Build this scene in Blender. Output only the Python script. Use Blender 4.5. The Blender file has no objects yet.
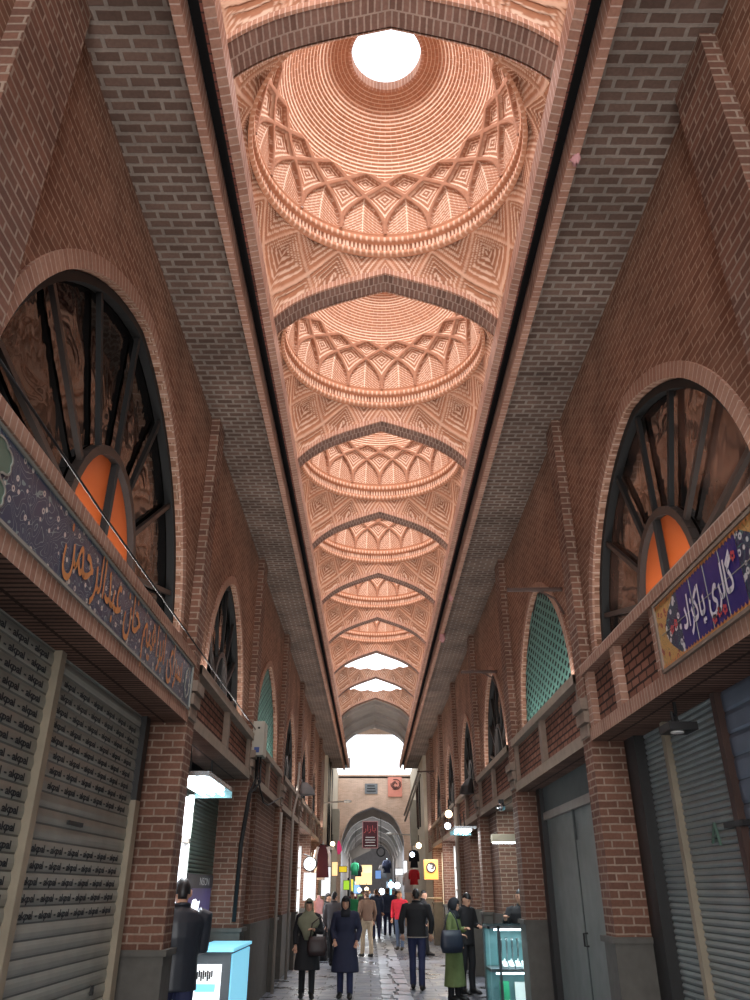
import bpy, bmesh, math, random
import numpy as np
from mathutils import Vector, Matrix
random.seed(7); np.random.seed(7)
S = bpy.context.scene
C = S.collection
PI = math.pi
E_ = 1.70                      # eye height

# ------------------------------------------------------------------ materials
MATS = {}
def lin(c):
    return tuple(((v/255)/12.92 if v/255 <= .04045 else ((v/255+.055)/1.055)**2.4) for v in c) + (1,)
def _new(name):
    m = bpy.data.materials.new(name); m.use_nodes = True
    nt = m.node_tree; b = nt.nodes['Principled BSDF']; MATS[name] = m
    return m, nt, b
def N(nt, t, **kw):
    n = nt.nodes.new(t)
    for k, v in kw.items(): setattr(n, k, v)
    return n
def mixc(nt, fac, a, b, mode='MIX'):
    n = N(nt, 'ShaderNodeMix', data_type='RGBA', blend_type=mode)
    for sock, v in ((n.inputs[0], fac), (n.inputs[6], a), (n.inputs[7], b)):
        if hasattr(v, 'is_output'): nt.links.new(v, sock)
        else: sock.default_value = v
    return n.outputs[2]
def plain(name, rgb, rough=.7, metal=0., noise=.0, nscale=6, emit=None, estr=0, bump=0, spec=.5):
    m, nt, b = _new(name)
    b.inputs['Roughness'].default_value = rough; b.inputs['Metallic'].default_value = metal
    b.inputs['Specular IOR Level'].default_value = spec
    col = lin(rgb)
    tc = N(nt, 'ShaderNodeTexCoord')
    nz = N(nt, 'ShaderNodeTexNoise'); nz.inputs['Scale'].default_value = nscale; nz.inputs['Detail'].default_value = 5
    nt.links.new(tc.outputs['Object'], nz.inputs['Vector'])
    k = max(noise, .06)
    dark = tuple(c*(1-k*1.6) if 1-k*1.6 > 0 else 0 for c in col[:3]) + (1,)
    lite = tuple(min(1, c*(1+k*1.2)) for c in col[:3]) + (1,)
    nt.links.new(mixc(nt, nz.outputs['Fac'], dark, lite), b.inputs['Base Color'])
    if emit:
        b.inputs['Emission Color'].default_value = lin(emit); b.inputs['Emission Strength'].default_value = estr
    if bump:
        bp = N(nt, 'ShaderNodeBump'); bp.inputs['Strength'].default_value = bump; bp.inputs['Distance'].default_value = .01
        nt.links.new(nz.outputs['Fac'], bp.inputs['Height']); nt.links.new(bp.outputs[0], b.inputs['Normal'])
    return m
def brick(name, c1, c2, mortar, bw=.22, rh=.072, ms=.009, rot=0, offset=.5, bump=.6, dirt=.35, rough=.85):
    m, nt, b = _new(name)
    uv = N(nt, 'ShaderNodeUVMap')
    mp = N(nt, 'ShaderNodeMapping'); mp.inputs['Rotation'].default_value = (0, 0, rot)
    nt.links.new(uv.outputs[0], mp.inputs[0])
    nz = N(nt, 'ShaderNodeTexNoise'); nz.inputs['Scale'].default_value = 9; nz.inputs['Detail'].default_value = 3
    tc = N(nt, 'ShaderNodeTexCoord'); nt.links.new(tc.outputs['Object'], nz.inputs['Vector'])
    # wobble of the courses
    wob = N(nt, 'ShaderNodeVectorMath', operation='SCALE'); wob.inputs['Scale'].default_value = .012
    nt.links.new(nz.outputs['Color'], wob.inputs[0])
    add = N(nt, 'ShaderNodeVectorMath', operation='ADD')
    nt.links.new(mp.outputs[0], add.inputs[0]); nt.links.new(wob.outputs[0], add.inputs[1])
    br = N(nt, 'ShaderNodeTexBrick'); br.offset = offset
    br.inputs['Scale'].default_value = 1; br.inputs['Brick Width'].default_value = bw; br.inputs['Row Height'].default_value = rh
    br.inputs['Mortar Size'].default_value = ms; br.inputs['Mortar Smooth'].default_value = .25; br.inputs['Bias'].default_value = 0
    br.inputs['Color1'].default_value = lin(c1); br.inputs['Color2'].default_value = lin(c2); br.inputs['Mortar'].default_value = lin(mortar)
    nt.links.new(add.outputs[0], br.inputs['Vector'])
    n2 = N(nt, 'ShaderNodeTexNoise'); n2.inputs['Scale'].default_value = 1.3; n2.inputs['Detail'].default_value = 6
    nt.links.new(tc.outputs['Object'], n2.inputs['Vector'])
    ramp = N(nt, 'ShaderNodeMapRange'); ramp.inputs['From Min'].default_value = .3; ramp.inputs['From Max'].default_value = .7
    ramp.inputs['To Min'].default_value = 1-dirt; ramp.inputs['To Max'].default_value = 1+dirt*.4
    nt.links.new(n2.outputs['Fac'], ramp.inputs['Value'])
    n3 = N(nt, 'ShaderNodeTexNoise'); n3.inputs['Scale'].default_value = 40; n3.inputs['Detail'].default_value = 3
    nt.links.new(tc.outputs['Object'], n3.inputs['Vector'])
    sc = N(nt, 'ShaderNodeVectorMath', operation='SCALE')
    nt.links.new(br.outputs['Color'], sc.inputs[0]); nt.links.new(ramp.outputs[0], sc.inputs['Scale'])
    fine = mixc(nt, .25, sc.outputs[0], n3.outputs['Fac'], 'OVERLAY')
    nt.links.new(fine, b.inputs['Base Color'])
    b.inputs['Roughness'].default_value = rough; b.inputs['Specular IOR Level'].default_value = .25
    inv = N(nt, 'ShaderNodeMath', operation='SUBTRACT'); inv.inputs[0].default_value = 1
    nt.links.new(br.outputs['Fac'], inv.inputs[1])
    mx = N(nt, 'ShaderNodeMath', operation='MULTIPLY_ADD'); mx.inputs[1].default_value = .3
    nt.links.new(n3.outputs['Fac'], mx.inputs[0]); nt.links.new(inv.outputs[0], mx.inputs[2])
    bp = N(nt, 'ShaderNodeBump'); bp.inputs['Strength'].default_value = bump; bp.inputs['Distance'].default_value = .008
    nt.links.new(mx.outputs[0], bp.inputs['Height']); nt.links.new(bp.outputs[0], b.inputs['Normal'])
    return m
def vaultmat(name, base, dark, mortar):
    """brick relief of the vaults: colour from the 'mortar' and 'tone' values of the relief"""
    m, nt, b = _new(name)
    a = N(nt, 'ShaderNodeAttribute', attribute_name='mortar'); t = N(nt, 'ShaderNodeAttribute', attribute_name='tone')
    tc = N(nt, 'ShaderNodeTexCoord'); nz = N(nt, 'ShaderNodeTexNoise'); nz.inputs['Scale'].default_value = 14; nz.inputs['Detail'].default_value = 5
    nt.links.new(tc.outputs['Object'], nz.inputs['Vector'])
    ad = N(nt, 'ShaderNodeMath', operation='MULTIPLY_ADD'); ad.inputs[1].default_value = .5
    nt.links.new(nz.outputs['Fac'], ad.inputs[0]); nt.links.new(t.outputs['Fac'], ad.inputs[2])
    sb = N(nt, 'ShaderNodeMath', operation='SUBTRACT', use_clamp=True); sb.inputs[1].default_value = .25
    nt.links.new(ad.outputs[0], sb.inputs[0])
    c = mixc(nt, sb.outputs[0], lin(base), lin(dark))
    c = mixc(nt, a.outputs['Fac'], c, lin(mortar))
    nt.links.new(c, b.inputs['Base Color']); b.inputs['Roughness'].default_value = .85; b.inputs['Specular IOR Level'].default_value = .2
    return m

M = MATS
brick('wall_brick', (146,106,86), (122,84,66), (172,142,122), .21, .066, .007, dirt=.3)
brick('wall_brick_fine', (150,98,78), (128,80,64), (176,138,120), .21, .06, .006)
brick('pier_brick', (128,90,74), (104,72,60), (154,132,116), .21, .071, .009)
brick('soffit_brick', (124,99,87), (100,79,69), (148,134,123), .195, .094, .017, dirt=.4)
brick('soldier_brick', (172,134,114), (154,114,96), (192,166,150), .2, .07, .006, offset=0, dirt=.2)
brick('under_brick', (158,122,104), (136,102,86), (80,60,50), .3, .07, .016, offset=.0)
brick('panel_brick', (142,98,80), (118,78,62), (52,34,28), .2, .078, .012)
brick('arch_under_brick', (150,114,100), (122,90,78), (176,150,136), .06, .16, .009, offset=.5)
brick('arch_rim', (190,142,118), (172,122,100), (214,180,162), .05, .3, .006, offset=0, dirt=.15)
brick('cream_brick', (196,150,128), (176,128,108), (216,184,168), .07, .3, .006, offset=0, dirt=.15)
brick('beam_brick', (150,92,78), (122,70,58), (90,60,52), .07, .22, .008, offset=.5)
brick('facade_brick', (220,188,166), (206,172,150), (224,198,180), .24, .06, .006, dirt=.2)
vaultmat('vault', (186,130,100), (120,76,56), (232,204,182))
plain('grey_plaster', (176,168,162), .9, noise=.15, nscale=3)
plain('beige_plaster', (200,184,162), .9, noise=.15, nscale=3)
plain('dark_plaster', (112,108,108), .9, noise=.2, nscale=3)
plain('stone', (88,84,78), .7, noise=.25, nscale=8, bump=.4)
plain('cap_stone', (136,118,104), .8, noise=.25, nscale=10, bump=.4)
plain('black_gap', (14,12,12), .9)
plain('black_metal', (26,24,24), .5, noise=.2)
plain('frame_black', (7,6,6), .75, noise=.2)
plain('frame_brown', (38,29,25), .5, noise=.2)
plain('hub_orange', (176,82,30), .5, noise=.08, nscale=3)
plain('turquoise', (76,118,108), .6, noise=.15)
plain('cable_black', (16,16,17), .6)
plain('pipe_grey', (150,140,130), .6, noise=.15)
plain('rust_pipe', (76,54,46), .7, noise=.3)
plain('cream_metal', (150,138,118), .6, noise=.2)
plain('box_grey', (176,170,156), .6, noise=.1)
plain('blue_label', (60,80,140), .6)
plain('white_plastic', (232,230,226), .5)
plain('paper', (226,224,222), .7)
plain('ink', (30,28,32), .7)
plain('shutter_ink', (34,38,44), .6)
plain('chrome', (190,196,200), .25, 1.)
plain('skin', (206,158,132), .55, noise=.08, nscale=12)
plain('skin_dark', (176,124,100), .55, noise=.08, nscale=12)
plain('lips', (150,76,72), .5)
plain('eye_dark', (28,20,18), .4)
plain('hair_black', (24,22,24), .45, noise=.3, nscale=60)
plain('hair_brown', (92,64,46), .5, noise=.3, nscale=60)
for nm, c, r in (('navy', (34,38,62), .8), ('black_cloth', (28,28,32), .8), ('leather', (38,42,50), .38), ('olive_scarf', (128,128,106), .85),
                 ('green_coat', (104,118,72), .85), ('black_scarf', (26,28,36), .8), ('dark_jeans', (38,44,78), .8), ('black_trousers', (26,26,30), .8),
                 ('beige_trousers', (160,142,118), .85), ('brown_sweater', (112,86,70), .9), ('pink_jacket', (226,44,72), .7), ('jeans', (92,110,140), .8),
                 ('brown_coat', (96,66,56), .85), ('green_shirt', (40,140,92), .8), ('blue_coat', (54,66,92), .8), ('shoe_black', (22,20,20), .5),
                 ('bag_brown', (52,38,38), .5), ('bag_navy', (30,36,52), .5), ('shirt_blue', (130,160,186), .8), ('grey_cloth', (96,92,94), .85),
                 ('wine', (86,34,42), .8), ('white_cloth', (232,224,222), .8), ('rose_cloth', (206,150,150), .8), ('red_cloth', (206,36,48), .7)):
    plain(nm, c, r, noise=.14, nscale=14, bump=.15)
plain('counter_grey', (88,94,98), .5, noise=.1)
plain('tray_white', (230,232,232), .5)
plain('green_plastic', (30,140,96), .5)
plain('red_plastic', (170,40,70), .5)
plain('yellow_plastic', (220,200,60), .5)
plain('poster_purple', (84,70,110), .5, noise=.35, nscale=3, emit=(90,76,120), estr=.25)
plain('poster_dark', (44,40,44), .5)
plain('watch_gold', (230,196,170), .3, .4, emit=(255,220,190), estr=.6)
plain('banner_maroon', (84,36,46), .7, noise=.15)
plain('banner_pink', (206,96,96), .7)
plain('plaque_grey', (118,120,122), .5, noise=.3)
plain('salmon_sign', (222,140,120), .6, noise=.1)
plain('concrete_band', (150,134,118), .85, noise=.2, nscale=8)
plain('green_door', (70,76,74), .6, noise=.2, nscale=5)
plain('grey_door', (112,116,112), .55, noise=.25, nscale=4, bump=.1)
def emis(name, rgb, s):
    m, nt, b = _new(name); b.inputs['Base Color'].default_value = lin(rgb)
    b.inputs['Emission Color'].default_value = lin(rgb); b.inputs['Emission Strength'].default_value = s
    b.inputs['Roughness'].default_value = .5
emis('tube_light', (235,248,255), 9)
emis('panel_light', (240,246,255), 1.6)
emis('cool_panel', (130,205,232), .75)
emis('warm_panel', (250,216,160), .8)
emis('warm_bulb', (255,226,180), 6)
emis('cool_bulb', (220,236,255), 6)
emis('yellow_sign', (236,206,50), .7)
emis('lime_sign', (170,220,60), .7)
emis('white_sign', (240,242,245), .9)
emis('blue_sign', (120,160,220), .7)
emis('magenta_sign', (226,60,120), .4)
emis('gold_sign', (236,170,84), .9)
emis('teal_glow', (90,130,134), .22)

def shutter_mat(name, rgb, pitch, groove=.16, rough=.42):
    """painted steel slats running across: groove shading put into the colour by height"""
    m, nt, b = _new(name)
    uv = N(nt, 'ShaderNodeUVMap'); sp = N(nt, 'ShaderNodeSeparateXYZ'); nt.links.new(uv.outputs[0], sp.inputs[0])
    md = N(nt, 'ShaderNodeMath', operation='DIVIDE'); md.inputs[1].default_value = pitch; nt.links.new(sp.outputs['Y'], md.inputs[0])
    fr = N(nt, 'ShaderNodeMath', operation='FRACT'); nt.links.new(md.outputs[0], fr.inputs[0])
    lt = N(nt, 'ShaderNodeMath', operation='LESS_THAN'); lt.inputs[1].default_value = groove; nt.links.new(fr.outputs[0], lt.inputs[0])  # dark groove shading between slats, coloured in
    tc = N(nt, 'ShaderNodeTexCoord'); nz = N(nt, 'ShaderNodeTexNoise'); nz.inputs['Scale'].default_value = 3; nz.inputs['Detail'].default_value = 7
    nt.links.new(tc.outputs['Object'], nz.inputs['Vector'])
    c = lin(rgb); base = mixc(nt, nz.outputs['Fac'], tuple(v*.6 for v in c[:3])+(1,), tuple(min(1, v*1.25) for v in c[:3])+(1,))
    nt.links.new(mixc(nt, lt.outputs[0], base, tuple(v*.35 for v in c[:3])+(1,)), b.inputs['Base Color'])
    b.inputs['Roughness'].default_value = rough; b.inputs['Metallic'].default_value = .35
    return m
shutter_mat('shutter_grey', (160,160,150), .10, .12)
shutter_mat('shutter_fine', (150,158,156), .05, .1)
shutter_mat('shutter_blue', (120,130,146), .16, .05)
shutter_mat('shutter_green', (82,106,96), .05, .2)

def glass_dark(name, c1, c2):
    m, nt, b = _new(name)
    tc = N(nt, 'ShaderNodeTexCoord'); nz = N(nt, 'ShaderNodeTexNoise'); nz.inputs['Scale'].default_value = .9; nz.inputs['Detail'].default_value = 3; nz.inputs['Distortion'].default_value = 1.5
    nt.links.new(tc.outputs['Object'], nz.inputs['Vector'])
    rp = N(nt, 'ShaderNodeMapRange'); rp.inputs['From Min'].default_value = .42; rp.inputs['From Max'].default_value = .62; nt.links.new(nz.outputs['Fac'], rp.inputs['Value'])
    nt.links.new(mixc(nt, rp.outputs[0], lin(c1), lin(c2)), b.inputs['Base Color'])
    b.inputs['Roughness'].default_value = .06; b.inputs['IOR'].default_value = 1.4; b.inputs['Specular IOR Level'].default_value = .22 if 'dark' in name else .5
    wv = N(nt, 'ShaderNodeTexNoise'); wv.inputs['Scale'].default_value = 2.6; wv.inputs['Distortion'].default_value = .8
    nt.links.new(tc.outputs['Object'], wv.inputs['Vector'])
    bp = N(nt, 'ShaderNodeBump'); bp.inputs['Strength'].default_value = .25; bp.inputs['Distance'].default_value = .05
    nt.links.new(wv.outputs['Fac'], bp.inputs['Height']); nt.links.new(bp.outputs[0], b.inputs['Normal'])
glass_dark('dark_glass', (4,4,4), (12,9,8))
glass_dark('brown_glass', (18,14,13), (88,64,54))
def clear_glass(name, tint, fac=.14):
    m, nt, b = _new(name); nt.nodes.remove(b)
    tr = N(nt, 'ShaderNodeBsdfTransparent'); tr.inputs[0].default_value = lin(tint)
    gl = N(nt, 'ShaderNodeBsdfGlossy'); gl.inputs['Roughness'].default_value = .04
    mx = N(nt, 'ShaderNodeMixShader'); mx.inputs[0].default_value = fac
    nt.links.new(tr.outputs[0], mx.inputs[1]); nt.links.new(gl.outputs[0], mx.inputs[2])
    nt.links.new(mx.outputs[0], nt.nodes['Material Output'].inputs[0])
clear_glass('case_glass', (226,240,242))

def floor_mat():
    m, nt, b = _new('wet_paving')
    tc = N(nt, 'ShaderNodeTexCoord')
    br = N(nt, 'ShaderNodeTexBrick'); br.inputs['Scale'].default_value = 1; br.inputs['Brick Width'].default_value = .62; br.inputs['Row Height'].default_value = .4
    br.inputs['Mortar Size'].default_value = .012; br.inputs['Color1'].default_value = lin((126,130,140)); br.inputs['Color2'].default_value = lin((98,102,112)); br.inputs['Mortar'].default_value = lin((44,44,48))
    nt.links.new(tc.outputs['Object'], br.inputs['Vector'])
    nz = N(nt, 'ShaderNodeTexNoise'); nz.inputs['Scale'].default_value = 1.7; nz.inputs['Detail'].default_value = 8; nz.inputs['Roughness'].default_value = .65
    nt.links.new(tc.outputs['Object'], nz.inputs['Vector'])
    mr = N(nt, 'ShaderNodeMapRange'); mr.inputs['From Min'].default_value = .35; mr.inputs['From Max'].default_value = .65; mr.inputs['To Min'].default_value = .35; mr.inputs['To Max'].default_value = 1.25
    nt.links.new(nz.outputs['Fac'], mr.inputs['Value'])
    sc = N(nt, 'ShaderNodeVectorMath', operation='SCALE'); nt.links.new(br.outputs['Color'], sc.inputs[0]); nt.links.new(mr.outputs[0], sc.inputs['Scale'])
    nt.links.new(sc.outputs[0], b.inputs['Base Color'])
    r2 = N(nt, 'ShaderNodeMapRange'); r2.inputs['From Min'].default_value = .38; r2.inputs['From Max'].default_value = .62; r2.inputs['To Min'].default_value = .2; r2.inputs['To Max'].default_value = .6
    nt.links.new(nz.outputs['Fac'], r2.inputs['Value']); nt.links.new(r2.outputs[0], b.inputs['Roughness'])
    n2 = N(nt, 'ShaderNodeTexNoise'); n2.inputs['Scale'].default_value = 7; n2.inputs['Detail'].default_value = 5; nt.links.new(tc.outputs['Object'], n2.inputs['Vector'])
    h = N(nt, 'ShaderNodeMath', operation='MULTIPLY_ADD'); h.inputs[1].default_value = -.6; nt.links.new(br.outputs['Fac'], h.inputs[0]); nt.links.new(n2.outputs['Fac'], h.inputs[2])
    bp = N(nt, 'ShaderNodeBump'); bp.inputs['Strength'].default_value = .7; bp.inputs['Distance'].default_value = .03
    nt.links.new(h.outputs[0], bp.inputs['Height']); nt.links.new(bp.outputs[0], b.inputs['Normal'])
floor_mat()
plain('gutter_stone', (176,180,188), .3, noise=.3, nscale=6, bump=.6)
plain('gutter_dark', (24,24,28), .3)

def tile_mat(name, bg, c2, c3, dens=9, th=.17):
    """glazed tile ground with small scattered blossoms and curling tendrils"""
    m, nt, b = _new(name)
    uv = N(nt, 'ShaderNodeUVMap')
    vo = N(nt, 'ShaderNodeTexVoronoi'); vo.inputs['Scale'].default_value = dens; nt.links.new(uv.outputs[0], vo.inputs['Vector'])
    lt = N(nt, 'ShaderNodeMath', operation='LESS_THAN'); lt.inputs[1].default_value = th; nt.links.new(vo.outputs['Distance'], lt.inputs[0])
    l2 = N(nt, 'ShaderNodeMath', operation='LESS_THAN'); l2.inputs[1].default_value = th*.42; nt.links.new(vo.outputs['Distance'], l2.inputs[0])
    nz = N(nt, 'ShaderNodeTexNoise'); nz.inputs['Scale'].default_value = dens*.55; nz.inputs['Detail'].default_value = 0; nz.inputs['Distortion'].default_value = 1.
    nt.links.new(uv.outputs[0], nz.inputs['Vector'])
    s = N(nt, 'ShaderNodeMath', operation='MULTIPLY'); s.inputs[1].default_value = 9; nt.links.new(nz.outputs['Fac'], s.inputs[0])
    f = N(nt, 'ShaderNodeMath', operation='FRACT'); nt.links.new(s.outputs[0], f.inputs[0])
    l3 = N(nt, 'ShaderNodeMath', operation='LESS_THAN'); l3.inputs[1].default_value = .12; nt.links.new(f.outputs[0], l3.inputs[0])
    c = mixc(nt, l3.outputs[0], lin(bg), lin(c3)); c = mixc(nt, lt.outputs[0], c, lin(c2)); c = mixc(nt, l2.outputs[0], c, lin(bg))
    nt.links.new(c, b.inputs['Base Color']); b.inputs['Roughness'].default_value = .3
tile_mat('blue_tile', (58,70,94), (200,194,186), (130,152,152), 12, .22)
tile_mat('flower_tile', (46,52,84), (206,206,208), (80,140,130), 15, .36)
tile_mat('ochre_tile', (196,152,92), (150,66,54), (120,120,90), 16, .34)
plain('cobalt', (44,40,116), .3, noise=.1)
plain('tile_gold', (206,136,80), .4)
plain('tile_white', (222,218,226), .35)
plain('tile_red', (196,74,84), .4)
plain('tile_green', (92,118,104), .4)
plain('tile_grey', (150,150,142), .5)

# ------------------------------------------------------------------ builders
def origin_of(o):
    v = Vector((0, 0, 0))
    while o is not None: v += Vector(o.location); o = o.parent
    return v
class MB:
    def __init__(s): s.v = []; s.f = []; s.uv = []
    def face(s, pts, uvs=None):
        i = len(s.v); s.v += [tuple(p) for p in pts]; s.f.append(tuple(range(i, i+len(pts))))
        if uvs is None:
            a, b, c = Vector(pts[0]), Vector(pts[1]), Vector(pts[2])
            n = (b-a).cross(c-a); n = [abs(k) for k in n]; ax = n.index(max(n))
            j = ((1, 2), (0, 2), (0, 1))[ax]
            uvs = [(p[j[0]], p[j[1]]) for p in pts]
        s.uv += [tuple(u) for u in uvs]
        return s
    def box(s, x0, x1, y0, y1, z0, z1):
        if x0 > x1: x0, x1 = x1, x0
        if y0 > y1: y0, y1 = y1, y0
        p = [(x0,y0,z0),(x1,y0,z0),(x1,y1,z0),(x0,y1,z0),(x0,y0,z1),(x1,y0,z1),(x1,y1,z1),(x0,y1,z1)]
        for f in ((0,3,2,1),(4,5,6,7),(0,1,5,4),(1,2,6,5),(2,3,7,6),(3,0,4,7)): s.face([p[k] for k in f])
        return s
    def obox(s, c, ax, ay, az):
        c, ax, ay, az = map(Vector, (c, ax, ay, az))
        p = [c+i*ax+j*ay+k*az for k in (-1, 1) for i, j in ((-1,-1),(1,-1),(1,1),(-1,1))]
        for f in ((0,3,2,1),(4,5,6,7),(0,1,5,4),(1,2,6,5),(2,3,7,6),(3,0,4,7)): s.face([p[k] for k in f])
        return s
    def bar(s, a, b, w, h, up=(0, 0, 1)):
        a, b = Vector(a), Vector(b); d = (b-a); L = d.length/2
        if L < 1e-6: return s
        d.normalize(); u = Vector(up); side = d.cross(u)
        if side.length < 1e-4: side = d.cross(Vector((1, 0, 0)))
        side.normalize(); u = side.cross(d).normalized()
        return s.obox((a+b)/2, d*L, side*w/2, u*h/2)
    def tube(s, pts, r, n=8, caps=True):
        pts = [Vector(p) for p in pts]; m = len(pts)
        rs = r if isinstance(r, (list, tuple)) else [r]*m
        rings = []; prev = None
        for i, p in enumerate(pts):
            t = (pts[min(i+1, m-1)]-pts[max(i-1, 0)])
            if t.length < 1e-7: t = Vector((0, 0, 1))
            t.normalize()
            if prev is None:
                ref = Vector((0, 0, 1)) if abs(t.z) < .9 else Vector((0, 1, 0))
                u = t.cross(ref).normalized()
            else:
                u = (prev - t*prev.dot(t)); u = u.normalized() if u.length > 1e-5 else t.orthogonal().normalized()
            prev = u; w = t.cross(u)
            rr = rs[i] if isinstance(rs[i], (tuple, list)) else (rs[i], rs[i])
            rings.append([p+u*math.cos(2*PI*k/n)*rr[0]+w*math.sin(2*PI*k/n)*rr[1] for k in range(n)])
        return s.rings(rings, caps)
    def rings(s, rings, caps=True):
        i0 = len(s.v); n = len(rings[0])
        for r in rings: s.v += [tuple(p) for p in r]
        for a in range(len(rings)-1):
            for k in range(n):
                k2 = (k+1) % n; s.f.append((i0+a*n+k, i0+a*n+k2, i0+(a+1)*n+k2, i0+(a+1)*n+k))
                s.uv += [(k/n, a), ((k+1)/n, a), ((k+1)/n, a+1), (k/n, a+1)]
        if caps:
            s.f.append(tuple(i0+k for k in reversed(range(n)))); s.uv += [(0, 0)]*n
            e = i0+(len(rings)-1)*n; s.f.append(tuple(e+k for k in range(n))); s.uv += [(0, 0)]*n
        return s
    def loft(s, secs, n=20, p=2.3, caps=True):
        """secs: (z, cx, cy, rx, ry)"""
        R = []
        for (z, cx, cy, rx, ry) in secs:
            ring = []
            for k in range(n):
                a = 2*PI*k/n; c, d = math.cos(a), math.sin(a)
                ring.append((cx+rx*math.copysign(abs(c)**(2/p), c), cy+ry*math.copysign(abs(d)**(2/p), d), z))
            R.append(ring)
        return s.rings(R, caps)
    def ball(s, c, r, nu=14, nv=9):
        rx, ry, rz = r if isinstance(r, (tuple, list)) else (r, r, r)
        R = []
        for j in range(nv+1):
            t = -PI/2+PI*j/nv; ct = max(math.cos(t), .02)
            R.append([(c[0]+rx*ct*math.cos(2*PI*k/nu), c[1]+ry*ct*math.sin(2*PI*k/nu), c[2]+rz*math.sin(t)) for k in range(nu)])
        return s.rings(R)
    def disc(s, c, r, axis, n=24, th=.02):
        """thick disc with its axis along x, y or z"""
        a = Vector(axis).normalized()
        return s.tube([Vector(c)-a*th/2, Vector(c)+a*th/2], r, n)
    def prism(s, poly, a, b, ax='x'):
        """extrude polygon (u,v) along an axis from a to b"""
        P = (lambda t, u, v: (t, u, v)) if ax == 'x' else ((lambda t, u, v: (u, t, v)) if ax == 'y' else (lambda t, u, v: (u, v, t)))
        s.face([P(a, u, v) for u, v in poly]); s.face([P(b, u, v) for u, v in reversed(poly)])
        n = len(poly)
        for i in range(n):
            (u0, v0), (u1, v1) = poly[i], poly[(i+1) % n]
            s.face([P(a, u0, v0), P(b, u0, v0), P(b, u1, v1), P(a, u1, v1)])
        return s
    def mesh(s, name, off):
        me = bpy.data.meshes.new(name)
        me.from_pydata([(x-off[0], y-off[1], z-off[2]) for x, y, z in s.v], [], s.f)
        uvl = me.uv_layers.new(name='UVMap')
        uvl.data.foreach_set('uv', [c for u in s.uv for c in u])
        return me
    def build(s, name, mat, parent=None, smooth=False, recalc=True):
        if parent is not None: off = origin_of(parent)
        else:
            a = np.array(s.v); lo, hi = a.min(0), a.max(0); off = Vector(((lo[0]+hi[0])/2, (lo[1]+hi[1])/2, lo[2]))
        me = s.mesh(name, off)
        if recalc:
            bm = bmesh.new(); bm.from_mesh(me); bmesh.ops.recalc_face_normals(bm, faces=bm.faces); bm.to_mesh(me); bm.free()
        me.materials.append(M[mat] if isinstance(mat, str) else mat)
        if smooth: me.polygons.foreach_set('use_smooth', [True]*len(me.polygons))
        o = bpy.data.objects.new(name, me); C.objects.link(o)
        if parent is not None: o.parent = parent
        else: o.location = off
        return o
def B(*a): return MB().box(*a)
def tag(o, label=None, cat=None, group=None, kind=None):
    if label: o['label'] = label
    if cat: o['category'] = cat
    if group: o['group'] = group
    if kind: o['kind'] = kind
    return o
def thing(name, label, cat, loc=(0, 0, 0), group=None):
    o = bpy.data.objects.new(name, None); o.empty_display_size = .1; C.objects.link(o); o.location = loc
    return tag(o, label, cat, group)
def struct(o): o['kind'] = 'structure'; return o
def sroot(name, loc=(0, 0, 0), label=None, cat=None):
    o = bpy.data.objects.new(name, None); C.objects.link(o); o.location = loc; o['kind'] = 'structure'
    return tag(o, label, cat)
def dup(root, loc, label=None, group=None):
    r = root.copy(); C.objects.link(r); r.location = loc
    if label: r['label'] = label
    if group: r['group'] = group
    for ch in list(root.children):
        c = ch.copy(); C.objects.link(c); c.parent = r
        for g in list(ch.children):
            d = g.copy(); C.objects.link(d); d.parent = c
    return r
def arabic(txt):
    """join Persian letters into their connected forms, laid out left to right"""
    F = {'ا': ('\ufe8d','\ufe8e'), 'ب': ('\ufe8f','\ufe90','\ufe91','\ufe92'), 'پ': ('\ufb56','\ufb57','\ufb58','\ufb59'), 'ح': ('\ufea1','\ufea2','\ufea3','\ufea4'),
         'ج': ('\ufe9d','\ufe9e','\ufe9f','\ufea0'), 'خ': ('\ufea5','\ufea6','\ufea7','\ufea8'), 'د': ('\ufea9','\ufeaa'), 'ر': ('\ufead','\ufeae'), 'ز': ('\ufeaf','\ufeb0'),
         'س': ('\ufeb1','\ufeb2','\ufeb3','\ufeb4'), 'ع': ('\ufec9','\ufeca','\ufecb','\ufecc'), 'ک': ('\ufb8e','\ufb8f','\ufb90','\ufb91'), 'گ': ('\ufb92','\ufb93','\ufb94','\ufb95'),
         'ل': ('\ufedd','\ufede','\ufedf','\ufee0'), 'م': ('\ufee1','\ufee2','\ufee3','\ufee4'), 'ن': ('\ufee5','\ufee6','\ufee7','\ufee8'), 'ه': ('\ufee9','\ufeea','\ufeeb','\ufeec'),
         'ی': ('\ufbfc','\ufbfd','\ufbfe','\ufbff'), 'ش': ('\ufeb5','\ufeb6','\ufeb7','\ufeb8'), 'و': ('\ufeed','\ufeee'), 'ت': ('\ufe95','\ufe96','\ufe97','\ufe98')}
    out = []
    for i, ch in enumerate(txt):
        if ch not in F: out.append(ch); continue
        pv = i > 0 and txt[i-1] in F and len(F[txt[i-1]]) == 4
        nx = i+1 < len(txt) and txt[i+1] in F and len(F[ch]) == 4
        out.append(F[ch][(3 if nx else 1) if pv else (2 if nx else 0)])
    return ''.join(reversed(out))
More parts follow.
